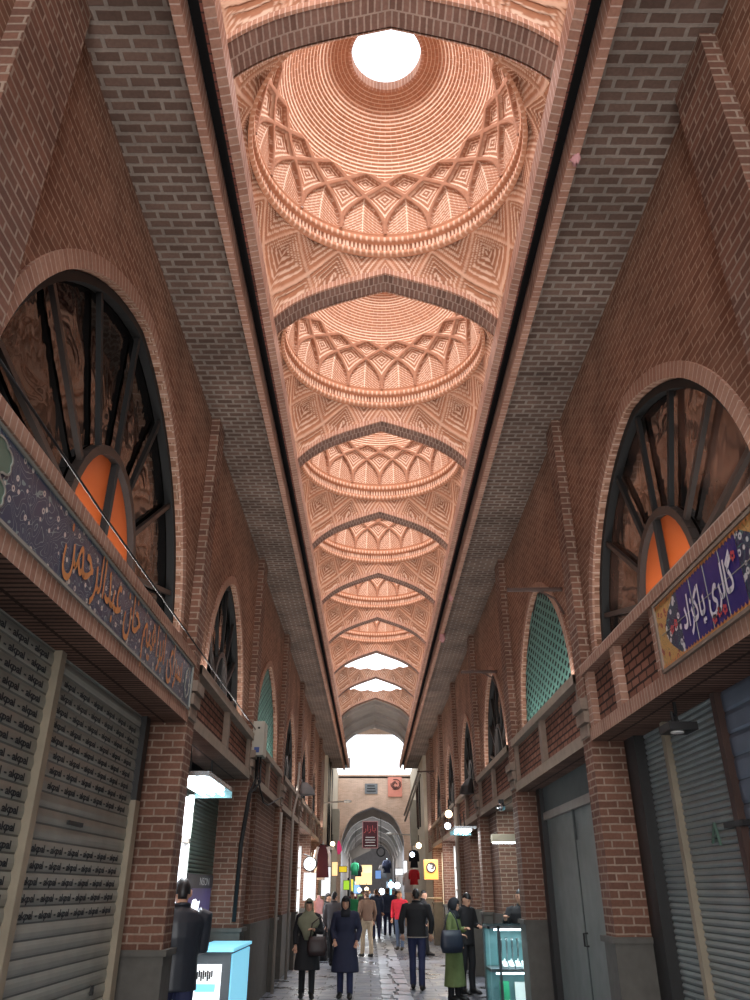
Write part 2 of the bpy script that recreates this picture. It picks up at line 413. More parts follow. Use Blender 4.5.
def text_mesh(s, size, mat, name, parent, origin, right, up, extr=.002, align='LEFT', width=None, shear=0, bold=0, res=2, line=1.):
    c = bpy.data.curves.new('t', 'FONT'); c.body = s; c.size = size; c.align_x = align; c.resolution_u = res; c.shear = shear; c.offset = bold; c.space_line = line
    o = bpy.data.objects.new('t', c); C.objects.link(o)
    dg = bpy.context.evaluated_depsgraph_get(); me = bpy.data.meshes.new_from_object(o.evaluated_get(dg))
    bpy.data.objects.remove(o); bpy.data.curves.remove(c)
    co = np.zeros(len(me.vertices)*3); me.vertices.foreach_get('co', co); co = co.reshape(-1, 3)
    if width and len(co):
        w = co[:, 0].max()-co[:, 0].min(); co[:, 0] *= width/w
    R, U = Vector(right).normalized(), Vector(up).normalized(); Nn = R.cross(U)
    off = origin_of(parent) if parent else Vector((0, 0, 0))
    P = np.array(origin)-np.array(off)+co[:, :1]*np.array(R)+co[:, 1:2]*np.array(U)+np.array(Nn)*extr
    me.vertices.foreach_set('co', P.ravel()); me.materials.clear(); me.materials.append(M[mat]); me.update()
    ob = bpy.data.objects.new(name, me); C.objects.link(ob)
    if parent: ob.parent = parent
    return ob
def remesh(mb, voxel, smooth=4):
    """melt the overlapping pieces of a builder into one continuous skin; returns a mesh"""
    me = mb.mesh('r', (0, 0, 0)); bm = bmesh.new(); bm.from_mesh(me); bmesh.ops.recalc_face_normals(bm, faces=bm.faces); bm.to_mesh(me); bm.free()
    o = bpy.data.objects.new('r', me); C.objects.link(o)
    r = o.modifiers.new('r', 'REMESH'); r.mode = 'VOXEL'; r.voxel_size = voxel; r.use_smooth_shade = True
    if smooth: q = o.modifiers.new('s', 'SMOOTH'); q.factor = .5; q.iterations = smooth
    dg = bpy.context.evaluated_depsgraph_get(); out = bpy.data.meshes.new_from_object(o.evaluated_get(dg))
    bpy.data.objects.remove(o); bpy.data.meshes.remove(me)
    return out
def link_mesh(me, name, mat, parent=None):
    me.materials.clear(); me.materials.append(M[mat]); me.name = name
    me.polygons.foreach_set('use_smooth', [True]*len(me.polygons))
    o = bpy.data.objects.new(name, me); C.objects.link(o); o.parent = parent
    return o

# ------------------------------------------------------------------ plan of the arcade
XF = {-1: 1.88, 1: 2.226}       # pillar fronts
XW = {-1: 1.985, 1: 2.335}      # upper walls
XR = {-1: 2.26, 1: 2.66}        # shutters, set back
ZL = {-1: 3.22, 1: 3.04}        # underside of lintels
ZT = {-1: 3.90, 1: 3.80}        # top of lintel parapets
PZ = {-1: 1.21, 1: 1.31}        # plinth tops
SIDE = {-1: 'left', 1: 'right'}
ZS = 6.90                       # soffit
PW = .42
YP = {sg: [(-1.5, -1.0), ((2.5, 3.05) if sg < 0 else (3.15, 3.62))]+[(7.95+4.45*k, 7.95+4.45*k+(PW if k else .31)) for k in range(0, 6)] for sg in (-1, 1)}
def bay(sg, k):
    a = YP[sg][k+1][1]; b = YP[sg][k+2][0] if k+2 < len(YP[sg]) else YEND
    return a, min(b, YEND)
YEND = 34.0; YSE = 38.4
XC = .15
HB = 1.45
BAY = 3.13; Y_ARCH0 = 3.53; ARCH_T = .30
def X(sg, v): return sg*v

# floor
fl = B(-7, 7, -6, 92, -.3, 0).build('floor', 'wet_paving'); struct(fl)
gt = thing('drain_channel', 'uneven stone drain channel with a dark crack running down the middle of the wet floor', 'drain', (.47, 15, 0))
B(.20, .74, 6, 46, .0, .006).build('channel_bed', 'gutter_dark', gt)
mb = MB(); y = 6.0
while y < 46:
    L = random.uniform(.28, .6)
    jog = .05*math.sin(y*1.9)+.03*math.sin(y*5.1)
    for x0, x1 in ((.2, .455+jog-random.uniform(.0, .05)), (.475+jog+random.uniform(.0, .05), .74)):
        t = random.uniform(.02, .04); d = random.uniform(-.02, .02)
        mb.face([(x0+d, y+.01, t), (x1, y+.02, t*.8), (x1+random.uniform(-.03, .03), y+L-.015, t*.8), (x0-d, y+L-.01, t)])
        mb.box(x0+.01, x1-.02, y+.02, y+L-.02, 0, t*.75)
    y += L
mb.build('channel_stones', 'gutter_stone', gt)

# ------------------------------------------------------------------ pillars
ORD = {-1: 'nearest and mostly above the camera', 0: 'nearest', 1: 'second', 2: 'third', 3: 'fourth', 4: 'fifth', 5: 'sixth', 6: 'seventh'}
for sg in (-1, 1):
    for i, (y0, y1) in enumerate(YP[sg]):
        k = i-2
        f, r = XF[sg], XR[sg]+.12
        if k < 0:
            lab = 'brick pillar beside the camera, its high pilaster in the %s of the photo' % ('top %s corner' % SIDE[sg]) if k == -1 else 'brick pillar behind the camera on the %s' % SIDE[sg]
        else:
            lab = {0: 'nearest full brick pillar on the %s side beside the closed shutters', 1: 'second brick pillar along the %s wall', 2: 'third brick pillar along the %s wall',
                   3: 'fourth brick pillar along the %s wall', 4: 'fifth brick pillar along the %s wall', 5: 'sixth and last brick pillar on the %s before the end of the arcade'}[k] % SIDE[sg]
        t = thing('brick_pillar', lab, 'pillar', (sg*f, (y0+y1)/2, 0), 'brick pillars of the %s arcade' % SIDE[sg])
        B(X(sg, f), X(sg, r), y0, y1, PZ[sg], ZL[sg]+.05).build('shaft', 'pier_brick', t)
        mb = B(X(sg, f-.02), X(sg, r), y0-.02, y1+.02, 0, PZ[sg]-.03); mb.box(X(sg, f-.05), X(sg, r), y0-.045, y1+.045, PZ[sg]-.04, PZ[sg]+.01)
        mb.build('plinth', 'stone', t)
        mb = MB()
        for q in range(3):
            e = .02+.025*q
            mb.box(X(sg, f-e), X(sg, f+.4), y0-.01*q, y1+.01*q, ZL[sg]+.06+q*.13, ZL[sg]+.17+q*.13)
        mb.box(X(sg, f), X(sg, f+.38), y0, y1, ZL[sg]+.05, ZL[sg]+.46)
        mb.build('capital', 'cap_stone', t)
        B(X(sg, f), X(sg, XW[sg]+.08), y0, y1, ZL[sg]+.46, ZS).build('pilaster', 'pier_brick', t)

# ------------------------------------------------------------------ walls, windows
def aprof(s, pt=.10): s = min(abs(s), 1.); return (1-pt)*math.sqrt(max(0, 1-s*s))+pt*(1-s)
WINS = {}
for k in range(0, 6):
    for sg in (-1, 1):
        yc = sum(bay(sg, k))/2
        z0 = ZT[sg]
        if k == 0: WINS[(sg, k)] = dict(kind='spoke', yc=5.34 if sg < 0 else 5.82, hw=2.2 if sg < 0 else 1.86, rise=2.22 if sg < 0 else 1.82, z=z0, pt=.12)
        else:
            kind = 'spoke'
            if (sg, k) in ((-1, 2), (1, 1)): kind = 'lattice'
            WINS[(sg, k)] = dict(kind=kind, yc=yc, hw=1.35 if kind == 'spoke' else 1.6, rise=1.70, z=z0, pt=.14)
def wall_side(sg):
    mb = MB(); xw = X(sg, XW[sg])
    # upper wall by bays
    ys = [-5.0]+[y[0] for y in YP[sg]]+[YEND]
    for i in range(len(ys)-1):
        a, b = ys[i], ys[i+1]; 
        w = WINS.get((sg, i-2))
        if not w:
            mb.face([(xw, a, ZL[sg]), (xw, b, ZL[sg]), (xw, b, ZS), (xw, a, ZS)]); continue
        l, r = w['yc']-w['hw'], w['yc']+w['hw']
        mb.face([(xw, a, ZL[sg]), (xw, b, ZL[sg]), (xw, b, w['z']), (xw, a, w['z'])])
        mb.face([(xw, a, w['z']), (xw, l, w['z']), (xw, l, ZS), (xw, a, ZS)])
        mb.face([(xw, r, w['z']), (xw, b, w['z']), (xw, b, ZS), (xw, r, ZS)])
        n = 40
        cs = [math.cos(PI*(1-q/n)) for q in range(n+1)]
        for q in range(n):
            ya, yb = w['yc']+w['hw']*cs[q], w['yc']+w['hw']*cs[q+1]
            za, zb = w['z']+w['rise']*aprof(cs[q], w['pt']), w['z']+w['rise']*aprof(cs[q+1], w['pt'])
            mb.face([(xw, ya, za), (xw, yb, zb), (xw, yb, ZS), (xw, ya, ZS)])
            mb.face([(xw, ya, za), (xw, yb, zb), (X(sg, XW[sg]+.16), yb, zb), (X(sg, XW[sg]+.16), ya, za)])
    o = mb.build('wall_'+SIDE[sg], 'wall_brick'); struct(o)
    # back of the shop recesses
    mb = B(X(sg, XR[sg]+.5), X(sg, XR[sg]+.6), -5, YEND, 0, ZS)
    o = mb.build('wall_%s.001' % SIDE[sg], 'dark_plaster'); struct(o)
    o = B(X(sg, XW[sg]+.2), X(sg, XR[sg]+.48), -5, YEND, 3.95, 4.0).build('ceiling.00%d' % (3 if sg < 0 else 4), 'dark_plaster'); struct(o)
wall_side(-1); wall_side(1)

wn = 0
def make_window(sg, k, w):
    global wn
    wn += 1
    yc, hw, rise, z, pt = w['yc'], w['hw'], w['rise'], w['z'], w['pt']
    place = ['above the tiled sign', 'of the second bay', 'of the third bay', 'of the fourth bay', 'of the fifth bay', 'of the sixth bay'][k]
    kind = 'large fanlight window with an orange half-round hub' if k == 0 else ('arched window with a turquoise wooden lattice' if w['kind'] == 'lattice' else 'narrow arched fanlight window with dark spokes')
    t = sroot('window_%d' % wn, (X(sg, XW[sg]), yc, z), '%s in the %s wall %s' % (kind, SIDE[sg], place), 'window')
    xo, xi = XW[sg], XW[sg]
    zz = lambda s: z+rise*aprof(s, pt)
    n = 44; cs = [math.cos(PI*(1-q/n)) for q in range(n+1)]
    # brick surround
    mb = MB(); L = 0
    th = .13 if k == 0 else .12
    def op(c, e):   # outer curve
        ang = math.acos(max(-1, min(1, -c))); return (yc+(hw+e)*c, z+(rise+e)*aprof(c, pt))
    for q in range(n):
        a0, a1 = op(cs[q], 0), op(cs[q+1], 0); b0, b1 = op(cs[q], th), op(cs[q+1], th)
        dl = math.hypot(a1[0]-a0[0], a1[1]-a0[1]); xx = X(sg, xo-.022)
        mb.face([(xx, *a0), (xx, *a1), (xx, *b1), (xx, *b0)], [(0, L), (0, L+dl), (th, L+dl), (th, L)])
        xb = X(sg, xo+.02)
        mb.face([(xx, *b0), (xx, *b1), (xb, *b1), (xb, *b0)], [(0, L), (0, L+dl), (.04, L+dl), (.04, L)])
        x2 = X(sg, xo+.14)
        mb.face([(xx, *a0), (xx, *a1), (x2, *a1), (x2, *a0)], [(0, L), (0, L+dl), (.16, L+dl), (.16, L)])
        L += dl
    mb.build('brick_surround', 'soldier_brick', t)
    # glass
    xg = X(sg, xo+.135); mb = MB()
    poly = [(yc+hw*c*.995, z+rise*.995*aprof(c, pt)) for c in cs]
    mb.face([(xg, *p) for p in poly]); 
    mb.build('pane', ('dark_glass' if sg < 0 else 'brown_glass') if w['kind'] == 'spoke' else 'black_gap', t)
    fr = MB(); xa = X(sg, xo+.09)
    pts = [(xa, yc+(hw-.045)*c, z+(rise-.045)*aprof(c, pt)) for c in cs]
    for q in range(n): fr.bar(pts[q], pts[q+1], .07, .08, (1, 0, 0))
    fr.bar((xa, yc-hw, z+.03), (xa, yc+hw, z+.03), .09, .06, (1, 0, 0))
    fr.build('frame', 'frame_black', t)
    if w['kind'] == 'lattice':
        mb = MB()
        sp = .125; xl = X(sg, xo+.05)
        for d in (1, -1):
            m = -40
            while m < 60:
                c0 = m*sp; seg = []
                for q in range(61):
                    yy = -hw+.05+(2*hw-.1)*q/60; zv = c0+d*.5*yy
                    if zv > .02 and zv < rise*aprof(yy/hw, pt)-.04: seg.append((xl+sg*.004*d, yc+yy, z+zv))
                if len(seg) > 1: mb.bar(seg[0], seg[-1], .042, .006, (1, 0, 0))
                m += 1
        mb.build('lattice', 'turquoise', t)
        return t
    hr, hz = hw*.35, rise*.40
    hp = [(hr*math.cos(PI*(1-q/20)), hz*math.sin(PI*(1-q/20))) for q in range(21)]
    mb = MB(); mb.face([(X(sg, xo+.11), yc+a, z+b) for a, b in hp]); mb.build('hub_pane', 'hub_orange' if k == 0 else 'brown_glass', t)
    mb = MB()
    for q in range(20): mb.bar((xa, yc+hp[q][0], z+hp[q][1]), (xa, yc+hp[q+1][0], z+hp[q+1][1]), .07, .07, (1, 0, 0))
    mb.build('hub_frame', 'frame_brown', t)
    B(xa-.03, xa+.03, yc-.03, yc+.03, z, z+hz).build('hub_mullion', 'frame_black', t)
    for q, dg in enumerate((14, 39, 64, 90, 116, 141, 166)):
        a = math.radians(dg); ca, sa = math.cos(a), math.sin(a)
        # to the outer curve
        lo, hi = 0, 4
        for _ in range(30):
            m = (lo+hi)/2; yy = m*ca
            if abs(yy) < hw and m*sa < rise*aprof(yy/hw, pt): lo = m
            else: hi = m
        r0 = 1/math.sqrt((ca/hr)**2+(sa/hz)**2)
        MB().bar((xa, yc+r0*ca, z+r0*sa), (xa, yc+(lo-.03)*ca, z+(lo-.03)*sa), .045, .04, (1, 0, 0)).build('mullion', 'frame_brown' if dg in (14, 39, 141, 166) else 'frame_black', t)
    return t
for (sg, k), w in sorted(WINS.items(), key=lambda q: (q[0][0], q[0][1])): make_window(sg, k, w)

# ------------------------------------------------------------------ lintels with parapets
BN = ['first', 'second', 'third', 'fourth', 'fifth', 'sixth', 'seventh']
for sg in (-1, 1):
    for k in range(-1, 6):
        a, b = bay(sg, k)
        f, zl, zt = XF[sg], ZL[sg], ZT[sg]; back = XR[sg]+.12
        lab = 'brick lintel beam over the %s shop bay on the %s' % (BN[k] if k >= 0 else 'shop bay just beside the camera, before the first', SIDE[sg])
        if k == -1: lab = 'brick lintel beam just behind the camera on the %s' % SIDE[sg]
        t = thing('shop_lintel', lab, 'lintel', (X(sg, f), (a+b)/2, zl), 'lintels along the %s arcade' % SIDE[sg])
        mb = MB()
        # soldier band (brick height vertical): uv (z,y)
        def band(mb, za, zb, x0):
            x0 = X(sg, x0)
            mb.face([(x0, a, za), (x0, b, za), (x0, b, zb), (x0, a, zb)], [(za, a), (za, b), (zb, b), (zb, a)])
        x1 = X(sg, back)
        band(mb, zl, zl+.125, f); band(mb, zt-.10, zt, f-.03)
        for z_, ff in ((zl+.125, f), (zt-.10, f-.03), (zt, f-.03)):
            mb.face([(X(sg, ff), a, z_), (X(sg, ff), b, z_), (X(sg, XW[sg]+.02), b, z_), (X(sg, XW[sg]+.02), a, z_)])
        mb.build('edge_bands', 'soldier_brick' if k < 1 else 'concrete_band', t)
        mb = MB().face([(X(sg, f), a, zl), (X(sg, f), b, zl), (x1, b, zl), (x1, a, zl)]); mb.build('underside', 'under_brick', t)
        xp = X(sg, f+.07)
        mb = MB().face([(xp, a, zl+.125), (xp, b, zl+.125), (xp, b, zt-.1), (xp, a, zt-.1)]); mb.build('recessed_panel', 'panel_brick', t)
        if k != 0:
            ym = (a+b)/2; B(X(sg, f), X(sg, f+.08), ym-.07, ym+.07, zl+.125, zt-.1).build('post', 'cap_stone', t)
            for yy in (a+.05, b-.05): B(X(sg, f+.01), X(sg, f+.08), yy-.05, yy+.05, zl+.125, zt-.1).build('post', 'cap_stone', t)
        elif sg > 0:
            for yy in (5.78, 6.9, b-.12): B(X(sg, f), X(sg, f+.08), yy-.07, yy+.07, zl+.125, zt-.1).build('post', 'soldier_brick', t)

# ------------------------------------------------------------------ soffits, rails
RAIL = {-1: (1.325, 1.255, 1.15, 1.05), 1: (1.625, 1.55, 1.44, 1.345)}
tn = 0
def trim(mb, mat, label):
    global tn
    tn += 1
    o = mb.build('trim_%d' % tn, mat); struct(o); o['label'] = label
    return o
for sg in (-1, 1):
    e, l, g, bi = RAIL[sg]
    o = B(X(sg, e), X(sg, 4.2), -5, YSE, ZS, ZS+.5).build('ceiling' if sg < 0 else 'ceiling.001', 'soffit_brick'); struct(o)
    mb = MB(); x0, x1 = X(sg, e), X(sg, l)
    a, b = -5, YSE
    mb.face([(x0, a, ZS-.07), (x0, b, ZS-.07), (x1, b, ZS-.07), (x1, a, ZS-.07)], [(a, 0), (b, 0), (b, .1), (a, .1)])
    mb.face([(x1, a, ZS-.07), (x1, b, ZS-.07), (x1, b, ZS+.3), (x1, a, ZS+.3)], [(a, 0), (b, 0), (b, .1), (a, .1)])
    mb.face([(x0, a, ZS-.07), (x0, b, ZS-.07), (x0, b, ZS+.05), (x0, a, ZS+.05)], [(a, 0), (b, 0), (b, .1), (a, .1)])
    trim(mb, 'cream_brick', 'cream brick edging along the %s soffit' % SIDE[sg])
    trim(B(X(sg, l+.02), X(sg, g-.02), -5, YSE, ZS+.16, ZS+.24), 'black_gap', 'dark gap above the %s rail' % SIDE[sg])
    mb = MB(); x0, x1 = X(sg, g), X(sg, bi)
    mb.face([(x0, a, ZS+.02), (x0, b, ZS+.02), (X(sg, bi+.075), b, ZS+.02), (X(sg, bi+.075), a, ZS+.02)], [(a, 0), (b, 0), (b, .1), (a, .1)])
    mb.face([(x0, a, ZS+.02), (x0, b, ZS+.02), (x0, b, ZS+.25), (x0, a, ZS+.25)], [(a, 0), (b, 0), (b, .1), (a, .1)])
    trim(mb, 'beam_brick', 'red brick beam under the domes on the %s' % SIDE[sg])
    mb = MB()
    x2 = X(sg, bi+.075)
    mb.face([(x2, a, ZS+.01), (x2, b, ZS+.01), (x1, b, ZS+.03), (x1, a, ZS+.03)], [(a, 0), (b, 0), (b, .1), (a, .1)])
    mb.face([(x1, a, ZS+.03), (x1, b, ZS+.03), (x1, b, ZS+.24), (x1, a, ZS+.24)], [(a, 0), (b, 0), (b, .1), (a, .1)])
    mb.face([(x1, a, ZS+.24), (x1, b, ZS+.24), (X(sg, HB+.35), b, ZS+.24), (X(sg, HB+.35), a, ZS+.24)])
    trim(mb, 'cream_brick', 'cream inner edge of the %s beam' % SIDE[sg])
# loose cable and rags in the gaps
mb = MB(); pts = [(1.60+.02*math.sin(i*1.7), 5+i*.7, ZS-.03+.025*math.sin(i*2.3)) for i in range(38)]
tag(mb.tube(pts, .012, 6).build('ceiling_cable', 'cable_black'), 'thin black cable strung along the right soffit edge', 'cable')
pts = [(-1.31+.02*math.sin(i*1.3), 3+i*.8, ZS-.03+.02*math.sin(i*2.1)) for i in range(36)]
tag(MB().tube(pts, .010, 6).build('ceiling_cable', 'cable_black'), 'thin black cable strung along the left soffit edge', 'cable')
def rag(x, y, z, s, lab):
    mb = MB(); R = []
    for j in range(9):
        t = j/8; rr = s*(.25+.5*math.sin(PI*min(1, t*1.05)))*.6
        R.append([(x+rr*math.cos(q*PI/5)*(1+.3*math.sin(q*3+j)), y+rr*1.5*math.sin(q*PI/5)*(1+.2*math.cos(q*2+j*2)), z-s*1.6*t+.02*math.sin(q*2)) for q in range(10)])
    tag(mb.rings(R).build('hanging_rag', 'rose_cloth', smooth=True), lab, 'cloth')
rag(1.60, 16.7, ZS+.02, .16, 'crumpled pale cloth hanging from the right rail'); rag(1.60, 4.1, ZS+.02, .09, 'small scrap hanging from the right rail near the top of the photo')
rag(1.56, 14.2, ZS+.02, .10, 'small crumpled scrap on the right rail before the larger cloth')

# ------------------------------------------------------------------ transverse arches
ZSP = E_+5.45; ARISE = .95
def pprof(s): s = min(abs(s), 1.); return max(0., 1-.52*s-.48*s**4.5)
def vz(s): return ZSP+ARISE*pprof(s)
def make_arch(y0, th, name, lab, mats=('arch_rim', 'arch_under_brick'), rim=.07, hb=HB):
    t = thing(name, lab, 'arch', (XC, y0, ZSP), 'pointed arches between the domes')
    n = 48; xs = [-1+2*q/n for q in range(n+1)]; mu = MB(); mr = MB(); L = 0
    for q in range(n):
        x0, x1 = XC+hb*xs[q], XC+hb*xs[q+1]; z0, z1 = vz(xs[q]), vz(xs[q+1]); dl = math.hypot(x1-x0, z1-z0)
        mu.face([(x0, y0+.025, z0), (x1, y0+.025, z1), (x1, y0+th, z1), (x0, y0+th, z0)], [(L, 0), (L+dl, 0), (L+dl, th), (L, th)])
        for yy in (y0, y0+th+.02):
            mr.face([(x0, yy, z0-.012), (x1, yy, z1-.012), (x1, yy, z1+rim), (x0, yy, z0+rim)], [(L, 0), (L+dl, 0), (L+dl, .1), (L, .1)])
        mr.face([(x0, y0, z0-.012), (x1, y0, z1-.012), (x1, y0+.03, z1-.012), (x0, y0+.03, z0-.012)], [(L, 0), (L+dl, 0), (L+dl, .1), (L, .1)])
        mr.face([(x0, y0, z0+rim), (x1, y0, z1+rim), (x1, y0+th+.02, z1+rim), (x0, y0+th+.02, z0+rim)], [(L, 0), (L+dl, 0), (L+dl, .1), (L, .1)])
        L += dl
    mu.build('underside', mats[1], t); mr.build('rim', mats[0], t)
    return t
AORD = ['cut by the top of the photo', 'beyond the first dome', 'beyond the second dome', 'beyond the third dome', 'beyond the fourth dome', 'beyond the fifth dome', 'beyond the sixth dome, edging the open bays', 'between the two open bays', 'before the grey vault']
a0 = None
for i in range(9):
    yy = Y_ARCH0+BAY*i; lab = 'pointed brick arch '+AORD[i]
    if a0 is None: a0 = make_arch(yy, ARCH_T, 'pointed_arch', lab)
    else: dup(a0, (XC, yy, ZSP), lab)

# ------------------------------------------------------------------ domes and pendentives
DR = 1.37; Z0R = E_+6.60; Z1R = E_+6.93; OC = .39; DK = 1.343
def grid_mesh(name, P, attrs, mat, parent, closed=True, off=(0, 0, 0)):
    nu, nv = P.shape[:2]
    me = bpy.data.meshes.new(name)
    idx = np.arange(nu*nv).reshape(nu, nv)
    if closed: a = idx; b = np.roll(idx, -1, 0)
    else: a = idx[:-1]; b = idx[1:]
    F = np.stack([a[:, :-1], b[:, :-1], b[:, 1:], a[:, 1:]], -1).reshape(-1, 4)
    me.vertices.add(nu*nv); me.vertices.foreach_set('co', (P-np.array(off)).astype(np.float32).ravel())
    me.loops.add(F.size); me.loops.foreach_set('vertex_index', F.astype(np.int32).ravel())
    me.polygons.add(len(F)); me.polygons.foreach_set('loop_start', np.arange(0, F.size, 4, dtype=np.int32))
    me.update(calc_edges=True); me.validate()
    for k, v in attrs.items():
        at = me.attributes.new(k, 'FLOAT', 'POINT'); at.data.foreach_set('value', np.broadcast_to(v, (nu, nv)).astype(np.float32).ravel())
    me.materials.append(M[mat])
    o = bpy.data.objects.new(name, me); C.objects.link(o); o.parent = parent
    return o
def sstep(x, a, b): t = np.clip((x-a)/(b-a), 0, 1); return t*t*(3-2*t)
def nested(d, n=4):
    """stepped nested frames: d 0 at cell border .. 1 at centre -> (depth, mortar)"""
    q = d*n; fr = q-np.floor(q)
    depth = np.floor(np.clip(q, 0, n-1))/n
    mort = ((fr > .74) | (fr < .06)).astype(float)*(q > .5)
    return depth, mort
def build_dome(yc, lab, parent_group='brick domes over the arcade'):
    t = thing('brick_dome', lab, 'dome', (XC, yc, Z0R), parent_group)
    off = np.array((XC, yc, Z0R))
    # shell
    nu = 640
    a_end = math.acos(OC/DR)
    h_star = .76
    a_star = math.asin(h_star/DK)
    al = np.concatenate([np.linspace(0, a_star, 96, endpoint=False), np.linspace(a_star, a_end, 130)])
    ph = np.linspace(0, 2*PI, nu, endpoint=False)
    PH, AL = np.meshgrid(ph, al, indexing='ij')
    h = DK*np.sin(AL); rad = DR*np.cos(AL)
    NP = 16; stepa = 2*PI/NP
    hh = np.clip(h/h_star, 0, 1)
    g = 1.5*hh**2.7
    # invert: h = 1-(1-g/1.5)^2.3  -> g above
    u = PH/stepa
    A = u-g; Bq = u+g
    a = A-np.floor(A); b = Bq-np.floor(Bq)
    da = np.minimum(a, 1-a); db = np.minimum(b, 1-b)
    dist = np.minimum(da, db)
    dgdh = 1.5*2.7*hh**1.7/h_star      # du per metre of height
    met = 1/np.sqrt((1/(stepa*rad))**2+dgdh**2)
    dm = dist*met
    level = np.floor(Bq)-np.floor(A)
    star = (h < h_star) & (level < 3.0)
    rib = sstep(.030-dm, 0, .010)*(h < h_star)
    # lens herringbone (level 0), kites nested (level 1, 2)
    lens = (level < .5)
    tdm = np.minimum(da, db)*2
    dep, mo = nested(np.clip(np.minimum(np.minimum(a, 1-a), np.minimum(b, 1-b))*2, 0, .999), 4)
    uc = (u-np.floor(u)) ; 
    arc = np.abs(uc-.5)*stepa*rad
    vv = (h*1.15+arc*.9)/.047; fv = vv-np.floor(vv)
    row = (arc*1.0-h*.9)/.10
    herr = ((fv < .22) | ((np.abs(arc) < .006))).astype(float)
    # courses above the star
    s_arc = (AL-a_star)*1.36
    cv = s_arc/.0425; fc = cv-np.floor(cv)
    course_m = (fc < .22).astype(float)
    bx = u*2.5*3+np.floor(cv)*.5; fx = bx-np.floor(bx)
    joint = ((fx < .035) & (fc >= .22)).astype(float)*.4
    top = ~((h < h_star) & (level < 3.0))
    mort = np.where(top, np.maximum(course_m*.9, joint), np.where(lens, herr*1.0, mo*.85))
    disp = np.where(top, .014*fc, np.where(lens, .012*(fv >= .22), -.0+.035*(1-dep)*.0+.03*dep*-1))
    disp = -disp if False else disp
    d_in = np.where(top, .010*(fc), np.where(lens, -.022+.008*(fv >= .22), -.008-.010*dep*4*.6))
    d_in = d_in*(1-rib)+rib*.030
    mort = mort*(1-rib)+rib*.05
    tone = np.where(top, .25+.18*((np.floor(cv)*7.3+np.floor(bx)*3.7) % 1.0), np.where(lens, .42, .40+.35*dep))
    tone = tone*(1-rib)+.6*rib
    rad2 = rad-d_in*np.cos(AL); hz = h-d_in*np.sin(AL)
    P = np.stack([XC+rad2*np.cos(PH), yc+rad2*np.sin(PH), Z1R+hz], -1)
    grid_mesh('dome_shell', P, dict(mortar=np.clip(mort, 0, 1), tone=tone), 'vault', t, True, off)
    # oculus curb
    mb = MB(); n = 48
    zt = Z1R+DK*math.sin(a_end)
    prof = [(OC+.03, zt-.02), (OC-.005, zt-.02), (OC-.005, zt+.12), (OC+.10, zt+.14)]
    for q in range(n):
        p0, p1 = 2*PI*q/n, 2*PI*(q+1)/n
        for j in range(3):
            (r0, za), (r1, zb) = prof[j], prof[j+1]
            mb.face([(XC+r0*math.cos(p0), yc+r0*math.sin(p0), za), (XC+r0*math.cos(p1), yc+r0*math.sin(p1), za), (XC+r1*math.cos(p1), yc+r1*math.sin(p1), zb), (XC+r1*math.cos(p0), yc+r1*math.sin(p0), zb)],
                    [(q*.06, 0), (q*.06+.06, 0), (q*.06+.06, .1), (q*.06, .1)])
    mb.build('oculus_curb', 'arch_rim', t)
    build_ring(t, yc, off)
    build_pend(t, yc, off)
    return t
def build_ring(t, yc, off):
    nu = 720
    prof = [(1.395, 0), (1.395, .012), (1.355, .020), (1.355, .075), (1.385, .085), (1.385, .10), (1.40, .12), (1.40, .19), (1.385, .20), (1.37, .215), (1.35, .225), (1.35, .285), (1.375, .30), (1.362, .335), (1.352, .345), (1.405, .36)]
    # denser along the profile
    pr = np.array(prof); ph = np.linspace(0, 2*PI, nu, endpoint=False)
    PH = ph[:, None]; R = np.repeat(pr[None, :, 0], nu, 0); Zz = np.repeat(pr[None, :, 1], nu, 0)
    fr = (PH/(2*PI)*120) % 1.0
    mort = np.zeros_like(R)
    low = (Zz > .015) & (Zz < .08); hi = (Zz > .22) & (Zz < .29); mid = (Zz > .11) & (Zz < .195)
    mort = np.where((low | hi) & (fr < .22), .6, mort)
    den = ((PH/(2*PI)*180) % 1.0) < .5
    R = np.where(mid & den, R-.012, R)
    mort = np.where(mid & den, .6, mort)
    tone = np.where(mid & ~den, .8, .2)
    P = np.stack([XC+R*np.cos(PH), yc+R*np.sin(PH), Z0R+Zz], -1)
    grid_mesh('cornice_ring', P, dict(mortar=mort, tone=tone), 'vault', t, True, off)
